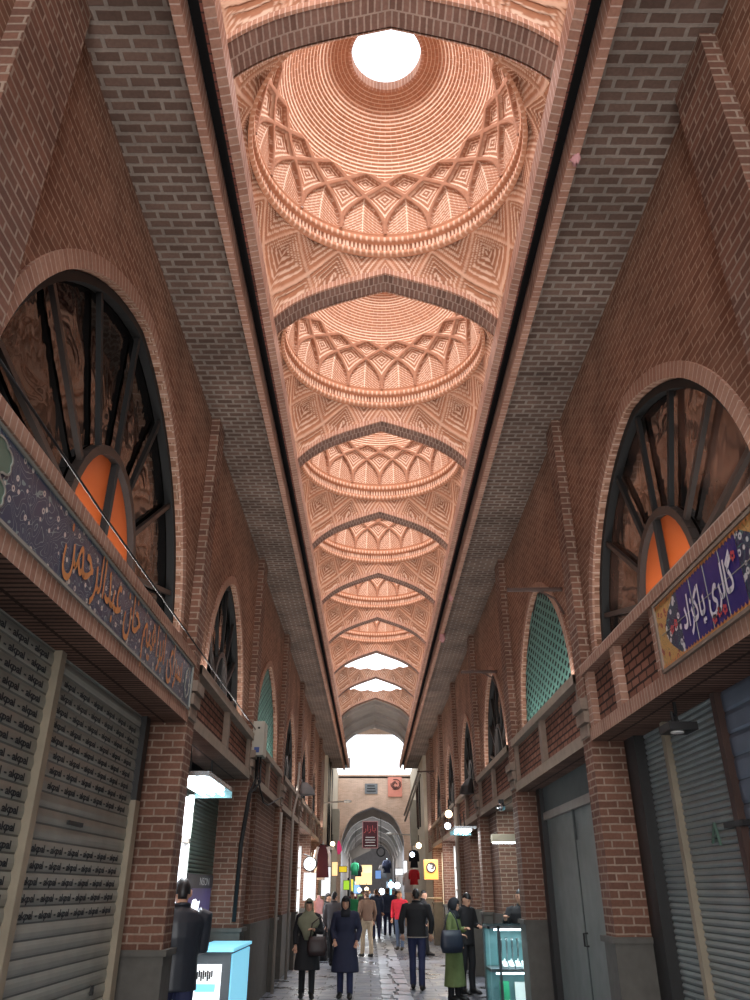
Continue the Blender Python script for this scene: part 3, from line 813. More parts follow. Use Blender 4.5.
def build_pend(t, yc, off, ring=True):
    nu, nv = 600, 64
    hy = (BAY-ARCH_T)/2
    ph = np.linspace(0, 2*PI, nu, endpoint=False); tt = np.linspace(0, 1, nv)
    PH, T = np.meshgrid(ph, tt, indexing='ij')
    c, s = np.cos(PH), np.sin(PH)
    sc = np.minimum(HB/np.maximum(np.abs(c), 1e-6), hy/np.maximum(np.abs(s), 1e-6))
    bx, by = c*sc, s*sc
    front = np.abs(np.abs(by)-hy) < 1e-4
    pv = np.where(front, np.abs(bx)/HB, np.abs(by)/hy); pv = np.clip(pv, 0, 1)
    zb = ZSP+ARISE*np.maximum(0, 1-.52*pv-.48*pv**4.5)+.055
    rr = 1.395
    rx, ry = c*rr, s*rr
    plan = np.hypot(bx-rx, by-ry)
    Lc = np.hypot(plan, Z0R-zb)
    x = bx*T+rx*(1-T); yv = by*T+ry*(1-T); z = zb*T+Z0R*(1-T)
    z = z+.16*np.sin(PI*T)*Lc*.6*(1-T*.3)
    w = Lc*T/.42
    N_ = 16; u = PH/(2*PI)*N_
    A = u+w*.5; Bq = u-w*.5
    a = A-np.floor(A); b = Bq-np.floor(Bq)
    d = np.minimum(np.minimum(a, 1-a), np.minimum(b, 1-b))*2
    edge = d < .07
    dn = np.clip((d-.07)/.93, 0, .999)
    dep, mo = nested(dn, 5)
    mort = np.where(edge, .35, mo*.62)
    tone = np.where(edge, .2, .35+.6*dep)  # recess shade put into the colour: coffers darken towards their centres
    up = np.where(edge, 0, .03+.11*dep)*np.clip(Lc/.35, .15, 1)
    fade = np.clip(np.minimum(T, 1-T)*14, 0, 1)
    P = np.stack([XC+x+c*up*fade*.12, yc+yv+s*up*fade*.12, z+up*fade*.9], -1)
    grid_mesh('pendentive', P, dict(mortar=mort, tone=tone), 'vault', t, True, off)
    for sx in (-1, 1):
        n = 24; mb = MB()
        for q in range(n):
            s0, s1 = -1+2*q/n, -1+2*(q+1)/n; xx = XC+sx*(HB+.0)
            mb.face([(xx, yc+hy*s0, ZSP-.05), (xx, yc+hy*s1, ZSP-.05), (xx, yc+hy*s1, vz(s1)+.10), (xx, yc+hy*s0, vz(s0)+.10)])
        mb.build('side_lunette', 'soldier_brick', t)
DORD = ['directly overhead, beyond the top of the photo', 'nearest, with the bright round skylight', 'second from the camera', 'third from the camera', 'fourth from the camera', 'fifth from the camera', 'sixth from the camera, before the open bays']
d0 = None
for i in range(7):
    yc = Y_ARCH0+ARCH_T/2+BAY*(i-1)+BAY/2
    lab = 'brick dome with net vaulting, '+DORD[i]
    if d0 is None: d0 = build_dome(yc, lab)
    else: dup(d0, (XC, yc, Z0R), lab)
# two bays whose domes are open to the sky
o0 = None
for i in range(2):
    yc = Y_ARCH0+ARCH_T/2+BAY*(6+i)+BAY/2
    lab = ['coffered brick bay open to the white sky, nearer of the two', 'coffered brick bay open to the white sky, farther of the two'][i]
    if o0 is None:
        o0 = thing('open_bay', lab, 'vault', (XC, yc, Z0R), 'bays open to the sky'); build_pend(o0, yc, np.array((XC, yc, Z0R)))
    else: dup(o0, (XC, yc, Z0R), lab)
# grey barrel vault at the end of the arcade
yv0 = Y_ARCH0+BAY*8+ARCH_T+.03; yv1 = 35.2
gv = sroot('ceiling.002', (XC, yv0, ZSP), 'grey plastered pointed vault with ribs at the end of the arcade')
mb = MB(); n = 32
for q in range(n):
    s0, s1 = -1+2*q/n, -1+2*(q+1)/n
    mb.face([(XC+HB*s0, yv0, vz(s0)+.12), (XC+HB*s1, yv0, vz(s1)+.12), (XC+HB*s1, yv1, vz(s1)+.12), (XC+HB*s0, yv1, vz(s0)+.12)])
for sx in (-1, 1): mb.box(XC+sx*HB, XC+sx*(HB+.1), yv0, yv1, ZSP-.2, ZSP+.2)
mb.build('vault_skin', 'grey_plaster', gv)
for j in range(3):
    yr = yv0+.9+j*2.0; mb = MB()
    for q in range(n):
        s0, s1 = -1+2*q/n, -1+2*(q+1)/n
        for (ya, yb, e0, e1) in ((yr, yr, 0, .15), (yr, yr+.3, 0, 0), (yr+.3, yr+.3, 0, .15)):
            mb.face([(XC+HB*s0, ya, vz(s0)+e0), (XC+HB*s1, ya, vz(s1)+e0), (XC+HB*s1, yb, vz(s1)+e1), (XC+HB*s0, yb, vz(s0)+e1)])
    mb.build('vault_rib', 'grey_plaster', gv)

# ------------------------------------------------------------------ shutters and doors
RT = {-1: (0, 1, 0), 1: (0, -1, 0)}
def slats(sg, x, ya, yb, z0, z1, pitch, depth, per=4, prof='arc'):
    mb = MB(); z = z0; n = 0
    while z < z1-1e-4:
        for j in range(per):
            t0, t1 = j/per, (j+1)/per
            d = (lambda t: depth*math.sin(PI*t)) if prof == 'arc' else (lambda t: depth*min(1, t*8, (1-t)*8))
            za, zb = min(z1, z+pitch*t0), min(z1, z+pitch*t1)
            mb.face([(X(sg, x-d(t0)), ya, za), (X(sg, x-d(t0)), yb, za), (X(sg, x-d(t1)), yb, zb), (X(sg, x-d(t1)), ya, zb)])
        z += pitch
    return mb
def shutter(sg, x, ya, yb, z0, z1, pitch, depth, mat, lab, rails=True, per=4, prof='arc', group=None):
    t = thing('rolling_shutter', lab, 'shutter', (X(sg, x), (ya+yb)/2, z0), group)
    slats(sg, x, ya, yb, z0+pitch*math.ceil(.079/pitch), z1, pitch, depth, per, prof).build('slats', mat, t)
    B(X(sg, x-.02), X(sg, x+.03), ya, yb, z0, z0+.08).build('bottom_bar', 'cream_metal', t)
    return t
def rail(t, sg, x, ya, yb, z0, z1, mat='cream_metal'): return B(X(sg, x-.06), X(sg, x+.05), ya, yb, z0, z1).build('guide_rail', mat, t)
xr = XR[-1]
sA = shutter(-1, xr, 3.05, 5.32, 0, 3.22, .10, .010, 'shutter_grey', 'grey rolling shutter with printed slats at the left edge of the photo, nearer the camera')
rail(sA, -1, xr, 5.32, 5.41, 0, 3.22)
sB = shutter(-1, xr, 5.41, 7.62, 0, 3.22, .10, .010, 'shutter_grey', 'wide grey rolling shutter with a bare worn lower half, beside the nearest left brick pillar')
rail(sB, -1, xr, 7.62, 7.76, 0, 2.45); rail(sB, -1, xr, 7.62, 7.76, 2.45, 3.22, 'black_metal')
def lettering(t, sg, x, ya, yb, rows, z0, pitch, nm):
    # one line of words to a slat
    co, fa = [], []
    for r in rows:
        n = int((yb-ya)/.345)
        off = random.uniform(.02, .25)
        o = text_mesh('akpal'+' - akpal'*(n-1), .092, 'shutter_ink', nm, None, (0, ya+.04+off*.5, 0), RT[sg], (0, 0, 1), 0, width=min(yb-ya-.12-off*.5, n*.36), res=2, bold=.003)
        me = o.data; v = np.zeros(len(me.vertices)*3); me.vertices.foreach_get('co', v); v = v.reshape(-1, 3)
        # hug the curve of the slat
        loc = v[:, 2]; zc = z0+r*pitch+.028+loc*.72
        ph = np.clip((zc-z0-r*pitch)/pitch, 0, 1)
        v[:, 0] = X(sg, x)-sg*(.010*np.sin(PI*ph)+.003); v[:, 2] = zc
        b = len(co); co += [tuple(p) for p in v]; fa += [tuple(b+i for i in p.vertices) for p in me.polygons]
        bpy.data.objects.remove(o)
    off = origin_of(t); me = bpy.data.meshes.new(nm); me.from_pydata([(p[0]-off[0], p[1]-off[1], p[2]-off[2]) for p in co], [], fa); me.materials.append(M['shutter_ink'])
    o = bpy.data.objects.new(nm, me); C.objects.link(o); o.parent = t; o['kind'] = 'stuff'
lettering(sA, -1, xr, 3.1, 5.3, range(13, 31), .10, .10, 'lettering')
lettering(sB, -1, xr, 5.45, 7.55, list(range(14, 19))+list(range(22, 30)), .10, .10, 'lettering')
B(-xr+.01, -xr+.03, 6.1, 6.4, 2.13, 2.16).build('torn_sticker', 'black_metal', sB)
B(-xr+.015, -xr+.035, 7.2, 7.24, .95, 1.02).build('lock', 'black_metal', sB)
# right
xq = XR[1]
s1 = shutter(1, xq, 3.62, 5.80, 0, 3.04, .16, .010, 'shutter_blue', 'blue grey wide slat rolling shutter at the right edge of the photo', prof='flat', per=6)
rail(s1, 1, xq, 5.80, 5.88, 0, 3.04, 'rust_pipe')
s2 = shutter(1, xq, 5.88, 6.94, 0, 3.04, .05, .014, 'shutter_fine', 'fine ribbed grey rolling shutter with a graffiti mark beside the blue grey shutter')
rail(s2, 1, xq, 6.94, 7.02, 0, 3.04)
MB().bar((xq-.02, 6.42, 2.02), (xq-.02, 6.33, 2.16), .012, .02, (1, 0, 0)).bar((xq-.02, 6.33, 2.16), (xq-.02, 6.28, 2.0), .012, .02, (1, 0, 0)).bar((xq-.02, 6.40, 2.06), (xq-.02, 6.30, 2.07), .012, .02, (1, 0, 0)).build('graffiti', 'tile_green', s2)
B(xq-.07, xq-.02, 5.72, 6.05, 2.10, 2.14).build('bolt_bar', 'black_metal', s2)
s3 = shutter(1, xq, 7.02, 7.62, 0, 3.04, .05, .014, 'shutter_fine', 'narrow ribbed grey shutter strip beside the black jamb of the nearest right pillar')
rail(s3, 1, xq-.05, 7.62, 7.93, 0, 3.04, 'black_metal')

# spotlight under the right lintel
t = thing('spotlight', 'black floodlight hanging under the right lintel in front of the ribbed shutter', 'lamp', (2.4, 6.1, 2.85))
B(2.30, 2.52, 6.0, 6.24, 2.80, 2.86).build('housing', 'black_metal', t)
MB().disc((2.39, 6.1, 2.795), .05, (0, 0, 1), 20, .012).build('lens', 'white_plastic', t)
MB().tube([(2.40, 6.12, 2.86), (2.42, 6.14, 2.96), (2.42, 6.14, 3.04)], .015, 6).tube([(2.34, 6.02, 2.86), (2.34, 6.02, 2.93), (2.44, 6.2, 2.93), (2.46, 6.2, 2.86)], .012, 6).build('bracket', 'black_metal', t)

# metal doors, right bay 1
a, b = bay(1, 1); xd = 2.56
d = sroot('door_1', (xd, (a+b)/2, 0), 'grey metal double door with a small wicket leaf in the second right bay', 'door')
B(xd, xd+.05, a, b-.45, 0, 2.62).build('panel', 'grey_door', d)
B(xd-.02, xd+.03, a, b-.45, 2.70, 3.04).build('transom', 'green_door', d)
B(xd-.05, xd+.04, a, b-.45, 2.60, 2.70).build('transom_bar', 'pipe_grey', d)
B(xd-.08, xd+.1, b-.45, b-.22, 0, 3.04).build('jamb', 'black_metal', d)
w = B(xd-.025, xd, a+.9, a+2.0, .05, 2.25).build('wicket', 'grey_door', d)
MB().tube([(xd-.03, a+1.92, 1.25), (xd-.08, a+1.92, 1.25), (xd-.08, a+1.92, 1.12), (xd-.03, a+1.92, 1.12)], .012, 6).build('handle', 'black_metal', w)
B(xd-.03, xd-.005, a+2.02, a+2.06, 0, 2.62).build('meeting_stile', 'green_door', d)
for sg_, k_, y0_, y1_, x_ in ((-1, 2, 13.0, 14.0, 2.2), (-1, 3, 17.5, 19.0, 2.3), (1, 3, 17.4, 19.6, 2.6)):
    n_ = {(-1, 2): 2, (-1, 3): 3, (1, 3): 4}[(sg_, k_)]
    d = sroot('door_%d' % n_, (X(sg_, x_), (y0_+y1_)/2, 0), 'dark closed door in the %s %s bay' % (BN[k_], SIDE[sg_]), 'door')
    B(X(sg_, x_), X(sg_, x_+.06), y0_, y1_, 0, ZL[sg_]).build('panel', 'black_metal', d)
    B(X(sg_, x_-.03), X(sg_, x_), y0_+.1, y1_-.1, .1, ZL[sg_]-.4).build('leaf', 'green_door', d)

# brick infill walls
def infill(sg, x, y0, y1, lab, h=None):
    h = h or ZL[sg]
    t = thing('brick_infill', lab, 'wall', (X(sg, x), (y0+y1)/2, 0))
    B(X(sg, x), X(sg, XR[sg]+.5), y0, y1, PZ[sg], h).build('brickwork', 'pier_brick', t)
    B(X(sg, x-.03), X(sg, XR[sg]+.5), y0, y1, 0, PZ[sg]).build('plinth', 'stone', t)
    return t
infill(-1, 1.98, 14.1, 16.8, 'brick infill wall with a stone base between the second and third left pillars')
infill(-1, 1.98, 19.1, 21.2, 'brick infill wall between the third and fourth left pillars')
infill(1, 2.35, 19.7, 21.2, 'brick infill wall behind the downpipe just before the fourth right pillar')
# pipes
def pipe(pts, r, lab, mat='pipe_grey', name='pipe', cat='pipe'): return tag(MB().tube(pts, r, 8).build(name, mat, smooth=True), lab, cat)
pipe([(-1.82, 16.6, 0), (-1.82, 16.6, 3.1)], .03, 'cream vertical pipe against the third left pillar')
pipe([(-1.82, 19.1, 0), (-1.82, 19.1, 2.7), (-1.84, 19.3, 3.3), (-1.84, 20.2, 3.8), (-1.84, 20.4, 4.6)], .03, 'pale bent pipe climbing the left wall past the third pillar')
pipe([(2.17, 21.0, 0), (2.17, 21.0, 3.6)], .05, 'pale drainpipe standing against the right wall near the far shops')
def bracket(x0, x1, y, z, lab):
    t = thing('awning_bracket', lab, 'bracket', (x1, y, z))
    MB().tube([(x0, y, z), (x1, y, z+.01)], .028, 8).build('arm', 'rust_pipe', t)
    MB().tube([(x1-.28, y, z-.01), (x1-.1, y+.02, z-.1), (x1, y+.02, z-.3)], .014, 6).build('brace', 'rust_pipe', t)
bracket(1.66, 2.335, 8.78, 4.97, 'rusty pipe bracket sticking out above the turquoise lattice window on the right')
bracket(1.66, 2.335, 14.0, 5.30, 'rusty pipe bracket sticking out above the dark window of the third right bay')
bracket(1.70, 2.335, 29.6, 5.6, 'small far pipe bracket near the end of the right wall')

# meter box with cables on the left
t = thing('meter_box', 'pale grey electric meter box on the second left pillar with black cables below', 'box', (-1.86, 12.66, 3.62))
B(-1.88, -1.70, 12.42, 12.80, 3.58, 4.10).build('case', 'box_grey', t)
mb = MB()
for yy in (12.47, 12.52): mb.box(-1.80+.02*(yy-12.47), -1.77, 12.415, 12.42, 3.98, 4.01)
mb.build('vents', 'black_metal', t)
B(-1.84, -1.76, 12.412, 12.42, 3.62, 3.70).build('label', 'blue_label', t)
for j, (dx, dy) in enumerate(((0, 0), (.04, .03), (-.03, .05))):
    pipe([(-1.80+dx, 12.6+dy, 3.58), (-1.78+dx, 12.58+dy, 3.3-.1*j), (-1.86+dx*.5, 12.36+dy, 3.02), (-1.93+dx*.4, 12.34+dy*.4, 2.3), (-1.95+dx*.3, 12.34, 1.3)], .018, 'thick black cable hanging from the meter box, %s of three' % ['nearest the corridor', 'middle one', 'closest to the wall'][j], 'cable_black', 'power_cable', 'cable')
pipe([(-1.84, 12.9, 3.35), (-1.80, 13.6, 3.0), (-1.84, 14.6, 3.05), (-1.84, 16.7, 3.4)], .012, 'thin slack black cable along the lintel of the third left bay', 'cable_black', 'power_cable', 'cable')
pipe([(-1.80, 2.0, 4.0), (-1.80, 4.5, 3.94), (-1.82, 7.2, 3.96), (-1.82, 9.5, 3.95), (-1.84, 12.4, 3.97)], .008, 'thin cable lying along the left parapet above the sign panel', 'cable_black', 'power_cable', 'cable')
# bird like old lamp and horn boxes on upper walls
def wallbox(sg, y, z, s, lab, mat='dark_plaster'):
    t = thing('wall_lamp', lab, 'lamp', (X(sg, XF[sg]), y, z))
    f = XF[sg]
    B(X(sg, f-.05), X(sg, f+.15), y-.05, y+.05, z-.05, z+.05).build('bracket', 'rust_pipe', t)
    MB().loft([(z-.2, X(sg, f-.22), y, .13*s, .15*s), (z-.05, X(sg, f-.2), y, .11*s, .12*s), (z+.1, X(sg, f-.14), y, .05*s, .06*s)], 12).build('hood', mat, t)
wallbox(-1, 21.1, 4.1, 1.6, 'battered metal lamp hood high on the left wall by the fourth pillar')
wallbox(1, 17.0, 3.7, 1.2, 'dark lamp bracket on the third right pillar', 'black_metal')

# ------------------------------------------------------------------ calligraphy panels
t = thing('calligraphy_panel', 'long blue tiled calligraphy panel with gold script on the left lintel', 'sign', (-1.90, 5.5, 3.35))
xs = -1.875
MB().face([(xs, 3.05, 3.35), (xs, 7.93, 3.35), (xs, 7.93, 3.79), (xs, 3.05, 3.79)]).build('tile_ground', 'blue_tile', t)
mb = MB()
for z_ in (3.352, 3.788): mb.box(xs-.02, xs+.012, 3.05, 7.93, z_-.010, z_+.010)
mb.box(xs-.02, xs+.012, 7.90, 7.93, 3.35, 3.79); mb.build('border', 'tile_grey', t)
def lobes(yc, zc, ry, rz, x, sgn):
    pts = []
    for q in range(48):
        a = 2*PI*q/48; r = 1+.16*abs(math.sin(3*a)); pts.append((yc+ry*r*math.cos(a), zc+rz*r*math.sin(a)))
    return pts
for (yc, nm) in ((3.30, 'cartouche'), (7.72, 'cartouche')):
    for dz in ((.30, .12) if yc < 5 else (.22,)):
        p = lobes(yc, 3.35+dz, .13 if yc < 5 else .08, .08 if yc < 5 else .13, xs, 1)
        mb = MB().face([(xs+.004, y, z) for y, z in p]); c_ = mb.build(nm, 'tile_green' if yc < 5 else 'blue_tile', t)
        mb = MB(); 
        for q in range(48): mb.bar((xs+.006, *p[q]), (xs+.006, *p[(q+1) % 48]), .012, .006, (1, 0, 0))
        mb.build('cartouche_outline', 'tile_grey', c_)
text_mesh(arabic('سرای ابراهیم خان عبدالرحمن'), .50, 'tile_gold', 'lettering', t, (xs, 4.25, 3.50), RT[-1], (0, 0, 1), .006, width=3.2, shear=-.12, bold=.002, res=3)

t = thing('gallery_sign', 'cobalt tiled shop sign with white Persian script and flower corners on the right lintel', 'sign', (2.226, 4.7, 3.17))
x = 2.215
MB().face([(x, 3.62, 3.17), (x, 5.68, 3.17), (x, 5.68, 3.67), (x, 3.62, 3.67)]).build('tile_ground', 'ochre_tile', t)
mb = MB()
def flo(y0, y1, x):
    n = 24; pts = []
    for q in range(n+1):
        u = q/n; pts.append((y1+(.10+.16*math.sin(PI*u))*(1 if y1 > y0 else -1), 3.20+.44*u))
    return pts
for yy, s_ in ((5.22, 1), (4.22, -1)):
    p = [(yy, 3.20), (yy, 3.64)]+[(yy+s_*(.06+.24*math.sin(PI*q/16)), 3.64-.44*q/16) for q in range(17)]
    MB().face([(x-.002, a_, b_) for a_, b_ in p]).build('flower_field', 'flower_tile', t)
MB().face([(x-.004, 4.22, 3.20), (x-.004, 5.22, 3.20), (x-.004, 5.22, 3.64), (x-.004, 4.22, 3.64)]).build('cobalt_field', 'cobalt', t)
pts_ = []
for z0, z1 in ((3.18, 3.215), (3.66, 3.625)):
    mb = MB(); yq = 3.64
    while yq < 5.66:
        mb.face([(x-.006, yq, z0), (x-.006, yq+.05, z0), (x-.006, yq+.025, z1)]); yq += .05
    mb.build('merlon_border', 'tile_gold', t)
mb = MB()
for z_ in (3.165, 3.675): mb.box(x-.015, x+.03, 3.62, 5.70, z_-.012, z_+.012)
mb.box(x-.015, x+.03, 5.67, 5.70, 3.165, 3.675); mb.build('frame', 'cap_stone', t)
mb = MB()
for yy in (4.47, 4.72, 4.97): mb.box(x-.007, x-.003, yy-.003, yy+.003, 3.20, 3.64)
mb.box(x-.007, x-.003, 3.64, 5.6, 3.418, 3.424); mb.build('tile_joints', 'tile_grey', t)
text_mesh(arabic('گالری پاکزاد'), .30, 'tile_white', 'lettering', t, (x, 5.17, 3.33), RT[1], (0, 0, 1), .010, width=.86, shear=.15, bold=.006, res=3)
for q, (yy, zz_) in enumerate(((4.28, 3.52), (5.30, 3.42), (5.38, 3.40), (4.52, 3.26), (4.60, 3.27), (4.68, 3.25))):
    mb = MB()
    for j in range(5):
        a_ = 2*PI*j/5; mb.face([(x-.010, yy+.022*math.cos(a_)+.014*math.cos(2*PI*i/8), zz_+.022*math.sin(a_)+.014*math.sin(2*PI*i/8)) for i in range(8)])
    mb.build('red_blossom', 'tile_red', t)

# ------------------------------------------------------------------ lit shop on the left with counter
def tube_canopy(x0, x1, y0, y1, z, lab):
    t = thing('tube_light_canopy', lab, 'lamp', ((x0+x1)/2, (y0+y1)/2, z))
    B(x0, x1, y0, y1, z+.05, z+.10).build('hood', 'chrome', t)
    xm = (x0+x1)/2
    B(min(x0, x1), max(x0, x1), y1-.03, y1, z-.02, z+.05).build('end_plate', 'teal_glow', t)
    for dx in (-.12, .0, .12): MB().tube([(xm+dx, y0+.05, z+.02), (xm+dx, y1-.05, z+.02)], .022, 8).build('tube', 'tube_light', t)
    MB().tube([(xm, y0+.1, z+.1), (xm-.02, y0+.1, z+.4)], .014, 6).tube([(xm, y1-.2, z+.1), (xm-.02, y1-.2, z+.4)], .014, 6).build('hanger', 'black_metal', t)
    return t
tube_canopy(-2.20, -1.74, 8.62, 10.15, 2.74, 'fluorescent tube canopy glowing over the lit shop on the left')
t = thing('glazed_shopfront', 'brightly lit white shop front just past the nearest left pillar', 'shop front', (-2.24, 9.3, 0))
B(-2.30, -2.26, 8.47, 10.1, .95, 2.72).build('light_panel', 'panel_light', t)
for yy in (8.6, 9.05, 9.6, 10.1): B(-2.26, -2.20, yy-.035, yy+.035, .9, 2.75).build('mullion', 'white_plastic' if yy > 9.8 else 'pipe_grey', t)
B(-2.26, -2.20, 8.47, 10.13, 2.2, 2.26).build('rail', 'pipe_grey', t)
B(-2.30, -2.23, 8.47, 10.13, 0, .92).build('base', 'counter_grey', t)
shutter(-1, 2.31, 10.15, 12.3, 0, 2.95, .05, .012, 'shutter_green', 'half hidden dark green ribbed shutter behind the perfume poster')
t = thing('shop_counter', 'grey shop counter with a glowing blue side and a white printed front on the left', 'counter', (-1.94, 11.5, 0))
B(-2.18, -1.70, 10.75, 12.30, 0, 1.03).build('body', 'counter_grey', t)
B(-2.20, -1.67, 10.72, 12.33, 1.03, 1.065).build('worktop', 'cool_panel', t)
B(-1.70, -1.685, 10.80, 12.26, .08, 1.0).build('glowing_side', 'cool_panel', t)
pp = B(-2.14, -1.80, 10.735, 10.75, .1, .90).build('printed_front', 'white_sign', t)
B(-2.1, -1.86, 10.728, 10.735, .62, .70).build('blue_stripe', 'cool_panel', pp)
mb = MB()
for j in range(9): mb.box(-2.12+.025*j, -2.10+.025*j, 10.728, 10.735, .73+.02*(j % 3), .84-.015*(j % 2))
mb.build('printed_mark', 'ink', pp)
t = thing('perfume_poster', 'purple lit perfume poster with a dark header behind the man at the left counter', 'poster', (-2.2, 11.0, 1.2))
B(-2.26, -2.22, 10.2, 11.85, 1.22, 1.86).build('picture', 'poster_purple', t)
B(-2.27, -2.205, 10.2, 11.87, 1.72, 1.88).build('header', 'poster_dark', t)
text_mesh('NSON', .13, 'white_plastic', 'lettering', t, (-2.205, 10.95, 1.755), RT[-1], (0, 0, 1), .004, width=.62, res=2)
MB().rings([[(-2.218+.006*(j == 1), 10.85+r_*math.cos(2*PI*q/16)*1.9, zc_+.05*math.sin(2*PI*q/16)*0) for q in range(16)] for j, (zc_, r_) in enumerate(((1.34, .02), (1.4, .1), (1.5, .16), (1.58, .13), (1.64, .05)))]).build('flask_picture', 'panel_light', t) if False else MB().face([(-2.216, 10.82+a_*.9, 1.5+b_) for a_, b_ in ((-.25, -.03), (-.1, -.11), (.12, -.1), (.28, -.02), (.34, .08), (.22, .06), (.05, .10), (-.15, .09))]).build('flask_picture', 'panel_light', t)
B(-2.24, -2.2, 11.82, 11.86, 1.065, 1.24).build('foot', 'black_metal', t); B(-2.24, -2.2, 10.9, 10.95, 1.065, 1.24).build('foot', 'black_metal', t)

# ------------------------------------------------------------------ jewellery case on the right
cx0, cx1, cy0, cy1 = 1.76, 2.62, 13.12, 13.78
t = thing('display_case', 'glass jewellery display case with two lit shelves beside the second right pillar', 'display case', ((cx0+cx1)/2, (cy0+cy1)/2, 0))
mb = MB()
for xx in (cx0+.16, cx1-.02):
    mb.box(xx-.02, xx+.02, cy0, cy0+.04, .1, 1.22)
for xx in (cx0+.02, cx1-.02): mb.box(xx-.015, xx+.015, cy1-.03, cy1, .1, 1.22)
mb.box(cx0, cx1, cy0, cy0+.04, 1.18, 1.22); mb.box(cx0, cx1, cy1-.04, cy1, 1.18, 1.22); mb.box(cx0, cx0+.03, cy0, cy1, 1.18, 1.22); mb.box(cx1-.03, cx1, cy0, cy1, 1.18, 1.22)
mb.build('frame', 'counter_grey', t)
B(cx0, cx1, cy0, cy1, 0, .12).build('base', 'counter_grey', t)
B(cx0+.02, cx1-.02, cy0+.02, cy1-.02, .62, .66).build('shelf', 'counter_grey', t)
B(cx0+.02, cx1-.02, cy1-.03, cy1-.02, .12, 1.18).build('back_panel', 'teal_glow', t)
MB().box(cx0, cx1, cy0, cy1, 1.22, 1.235).build('glass_top', 'case_glass', t)
MB().face([(cx0+.02, cy0, .12), (cx1-.02, cy0, .12), (cx1-.02, cy0, 1.18), (cx0+.02, cy0, 1.18)]).build('glass_front', 'case_glass', t)
MB().face([(cx0, cy0, .12), (cx0, cy1, .12), (cx0, cy1, 1.18), (cx0, cy0, 1.18)]).build('glass_side', 'case_glass', t)
MB().tube([(cx0+.1, cy0+.09, .60), (cx1-.06, cy0+.09, .60)], .012, 8).build('lamp_strip', 'tube_light', t)
MB().tube([(cx0+.1, cy0+.08, 1.165), (cx1-.06, cy0+.08, 1.165)], .012, 8).build('lamp_strip', 'tube_light', t)
# stock on the two shelves
trays = []
def stock(name, lab, mat, mb, group): return tag(mb.build(name, mat), lab, 'jewellery' if 'tray' not in name else 'tray', group)
XN = ['first', 'second', 'third', 'fourth', 'fifth', 'sixth', 'seventh', 'eighth']
for j in range(6):
    x_ = cx0+.25+.1*j; y_ = cy0+.2
    mb = MB().obox((x_, y_, .70), (.035, 0, 0), (0, .07, .03), (0, -.01, .02)); mb.tube([(x_-.02, y_-.03, .73), (x_, y_-.02, .78), (x_+.025, y_+.02, .74)], .008, 6)
    stock('watch_stand', 'white watch cushion on the upper shelf of the case, %s from the left' % XN[j], 'tray_white', mb, 'watches on the upper shelf')
for j in range(7):
    x_ = cx0+.24+.085*j
    mb = MB().tube([(x_, cy0+.42, .67), (x_, cy0+.42, 1.02)], .009, 6).tube([(x_-.02, cy0+.40, 1.02), (x_+.02, cy0+.40, 1.03)], .02, 6).tube([(x_, cy0+.40, .8), (x_+.004, cy0+.38, 1.0)], .014, 6)
    stock('chain_stand', 'slim silver chain hanging at the back of the upper shelf, %s from the left' % XN[j], 'chrome', mb, 'chains on the upper shelf')
for j in range(3):
    x_ = cx0+.28+.11*j; mb = MB().obox((x_, cy0+.2, .19), (.045, 0, 0), (0, .07, .035), (0, -.01, .02)); mb.tube([(x_-.03, cy0+.16, .215), (x_, cy0+.17, .26), (x_+.03, cy0+.2, .23)], .008, 6)
    stock('bracelet_cushion', 'white bracelet cushion on the lower shelf, %s from the left' % XN[j], 'paper', mb, 'cushions on the lower shelf')
stock('gift_box', 'large open white box at the back of the lower shelf', 'paper', MB().box(cx0+.42, cx0+.66, cy0+.44, cy0+.47, .22, .46).box(cx0+.42, cx0+.66, cy0+.34, cy0+.46, .14, .22), None)
stock('green_tray', 'green plastic tray at the left of the lower shelf', 'green_plastic', MB().box(cx0+.18, cx0+.32, cy0+.36, cy0+.40, .2, .48).box(cx0+.18, cx0+.3, cy0+.2, cy0+.36, .13, .16), None)
stock('red_purse', 'small dark red purse beside the white box on the lower shelf', 'red_plastic', MB().obox((cx0+.71, cy0+.38, .26), (.04, .01, 0), (0, .02, .01), (0, -.03, .1)), None)
stock('ring_box', 'small yellow ring box in front of the white box', 'yellow_plastic', MB().box(cx0+.36, cx0+.40, cy0+.14, cy0+.18, .14, .20).box(cx0+.355, cx0+.405, cy0+.18, cy0+.19, .18, .23), None)
for j in range(5):
    x_ = cx0+.52+.06*j; mb = MB().ball((x_, cy0+.12+.03*(j % 2), .17), (.03, .03, .03), 10, 6); mb.tube([(x_-.03, cy0+.1, .14), (x_+.03, cy0+.1, .14)], .012, 6)
    stock('silver_ball', 'silver round ornament at the front of the lower shelf, %s from the left' % XN[j], 'chrome', mb, 'silver ornaments in the case')

t = thing('lightbox_sign', 'tall narrow white lit panel in the jewellery shop behind the second right pillar', 'sign', (2.36, 13.1, 1.3))
B(2.30, 2.44, 13.05, 13.09, 1.5, 2.82).build('face', 'panel_light', t); B(2.29, 2.45, 13.09, 13.13, 1.48, 2.84).build('back', 'chrome', t)
t = thing('shelf_lamp', 'small cream lamp box jutting out above the jewellery case', 'lamp', (2.2, 14.0, 2.4))
B(2.04, 2.44, 13.95, 14.15, 2.42, 2.54).build('box', 'cream_metal', t); B(2.06, 2.42, 13.97, 14.13, 2.40, 2.42).build('diffuser', 'tube_light', t)
t = thing('security_camera', 'round white security camera under the lintel by the jewellery shop', 'camera', (2.2, 13.6, 2.9))
B(2.12, 2.2, 13.5, 13.6, 2.98, 3.04).build('mount', 'black_metal', t); MB().ball((2.16, 13.55, 2.93), .07, 14, 8).build('dome', 'chrome', t)
t = thing('glazed_shopfront', 'dim teal lit jewellery shop front behind the glass display case', 'shop front', (2.95, 14.3, 0))
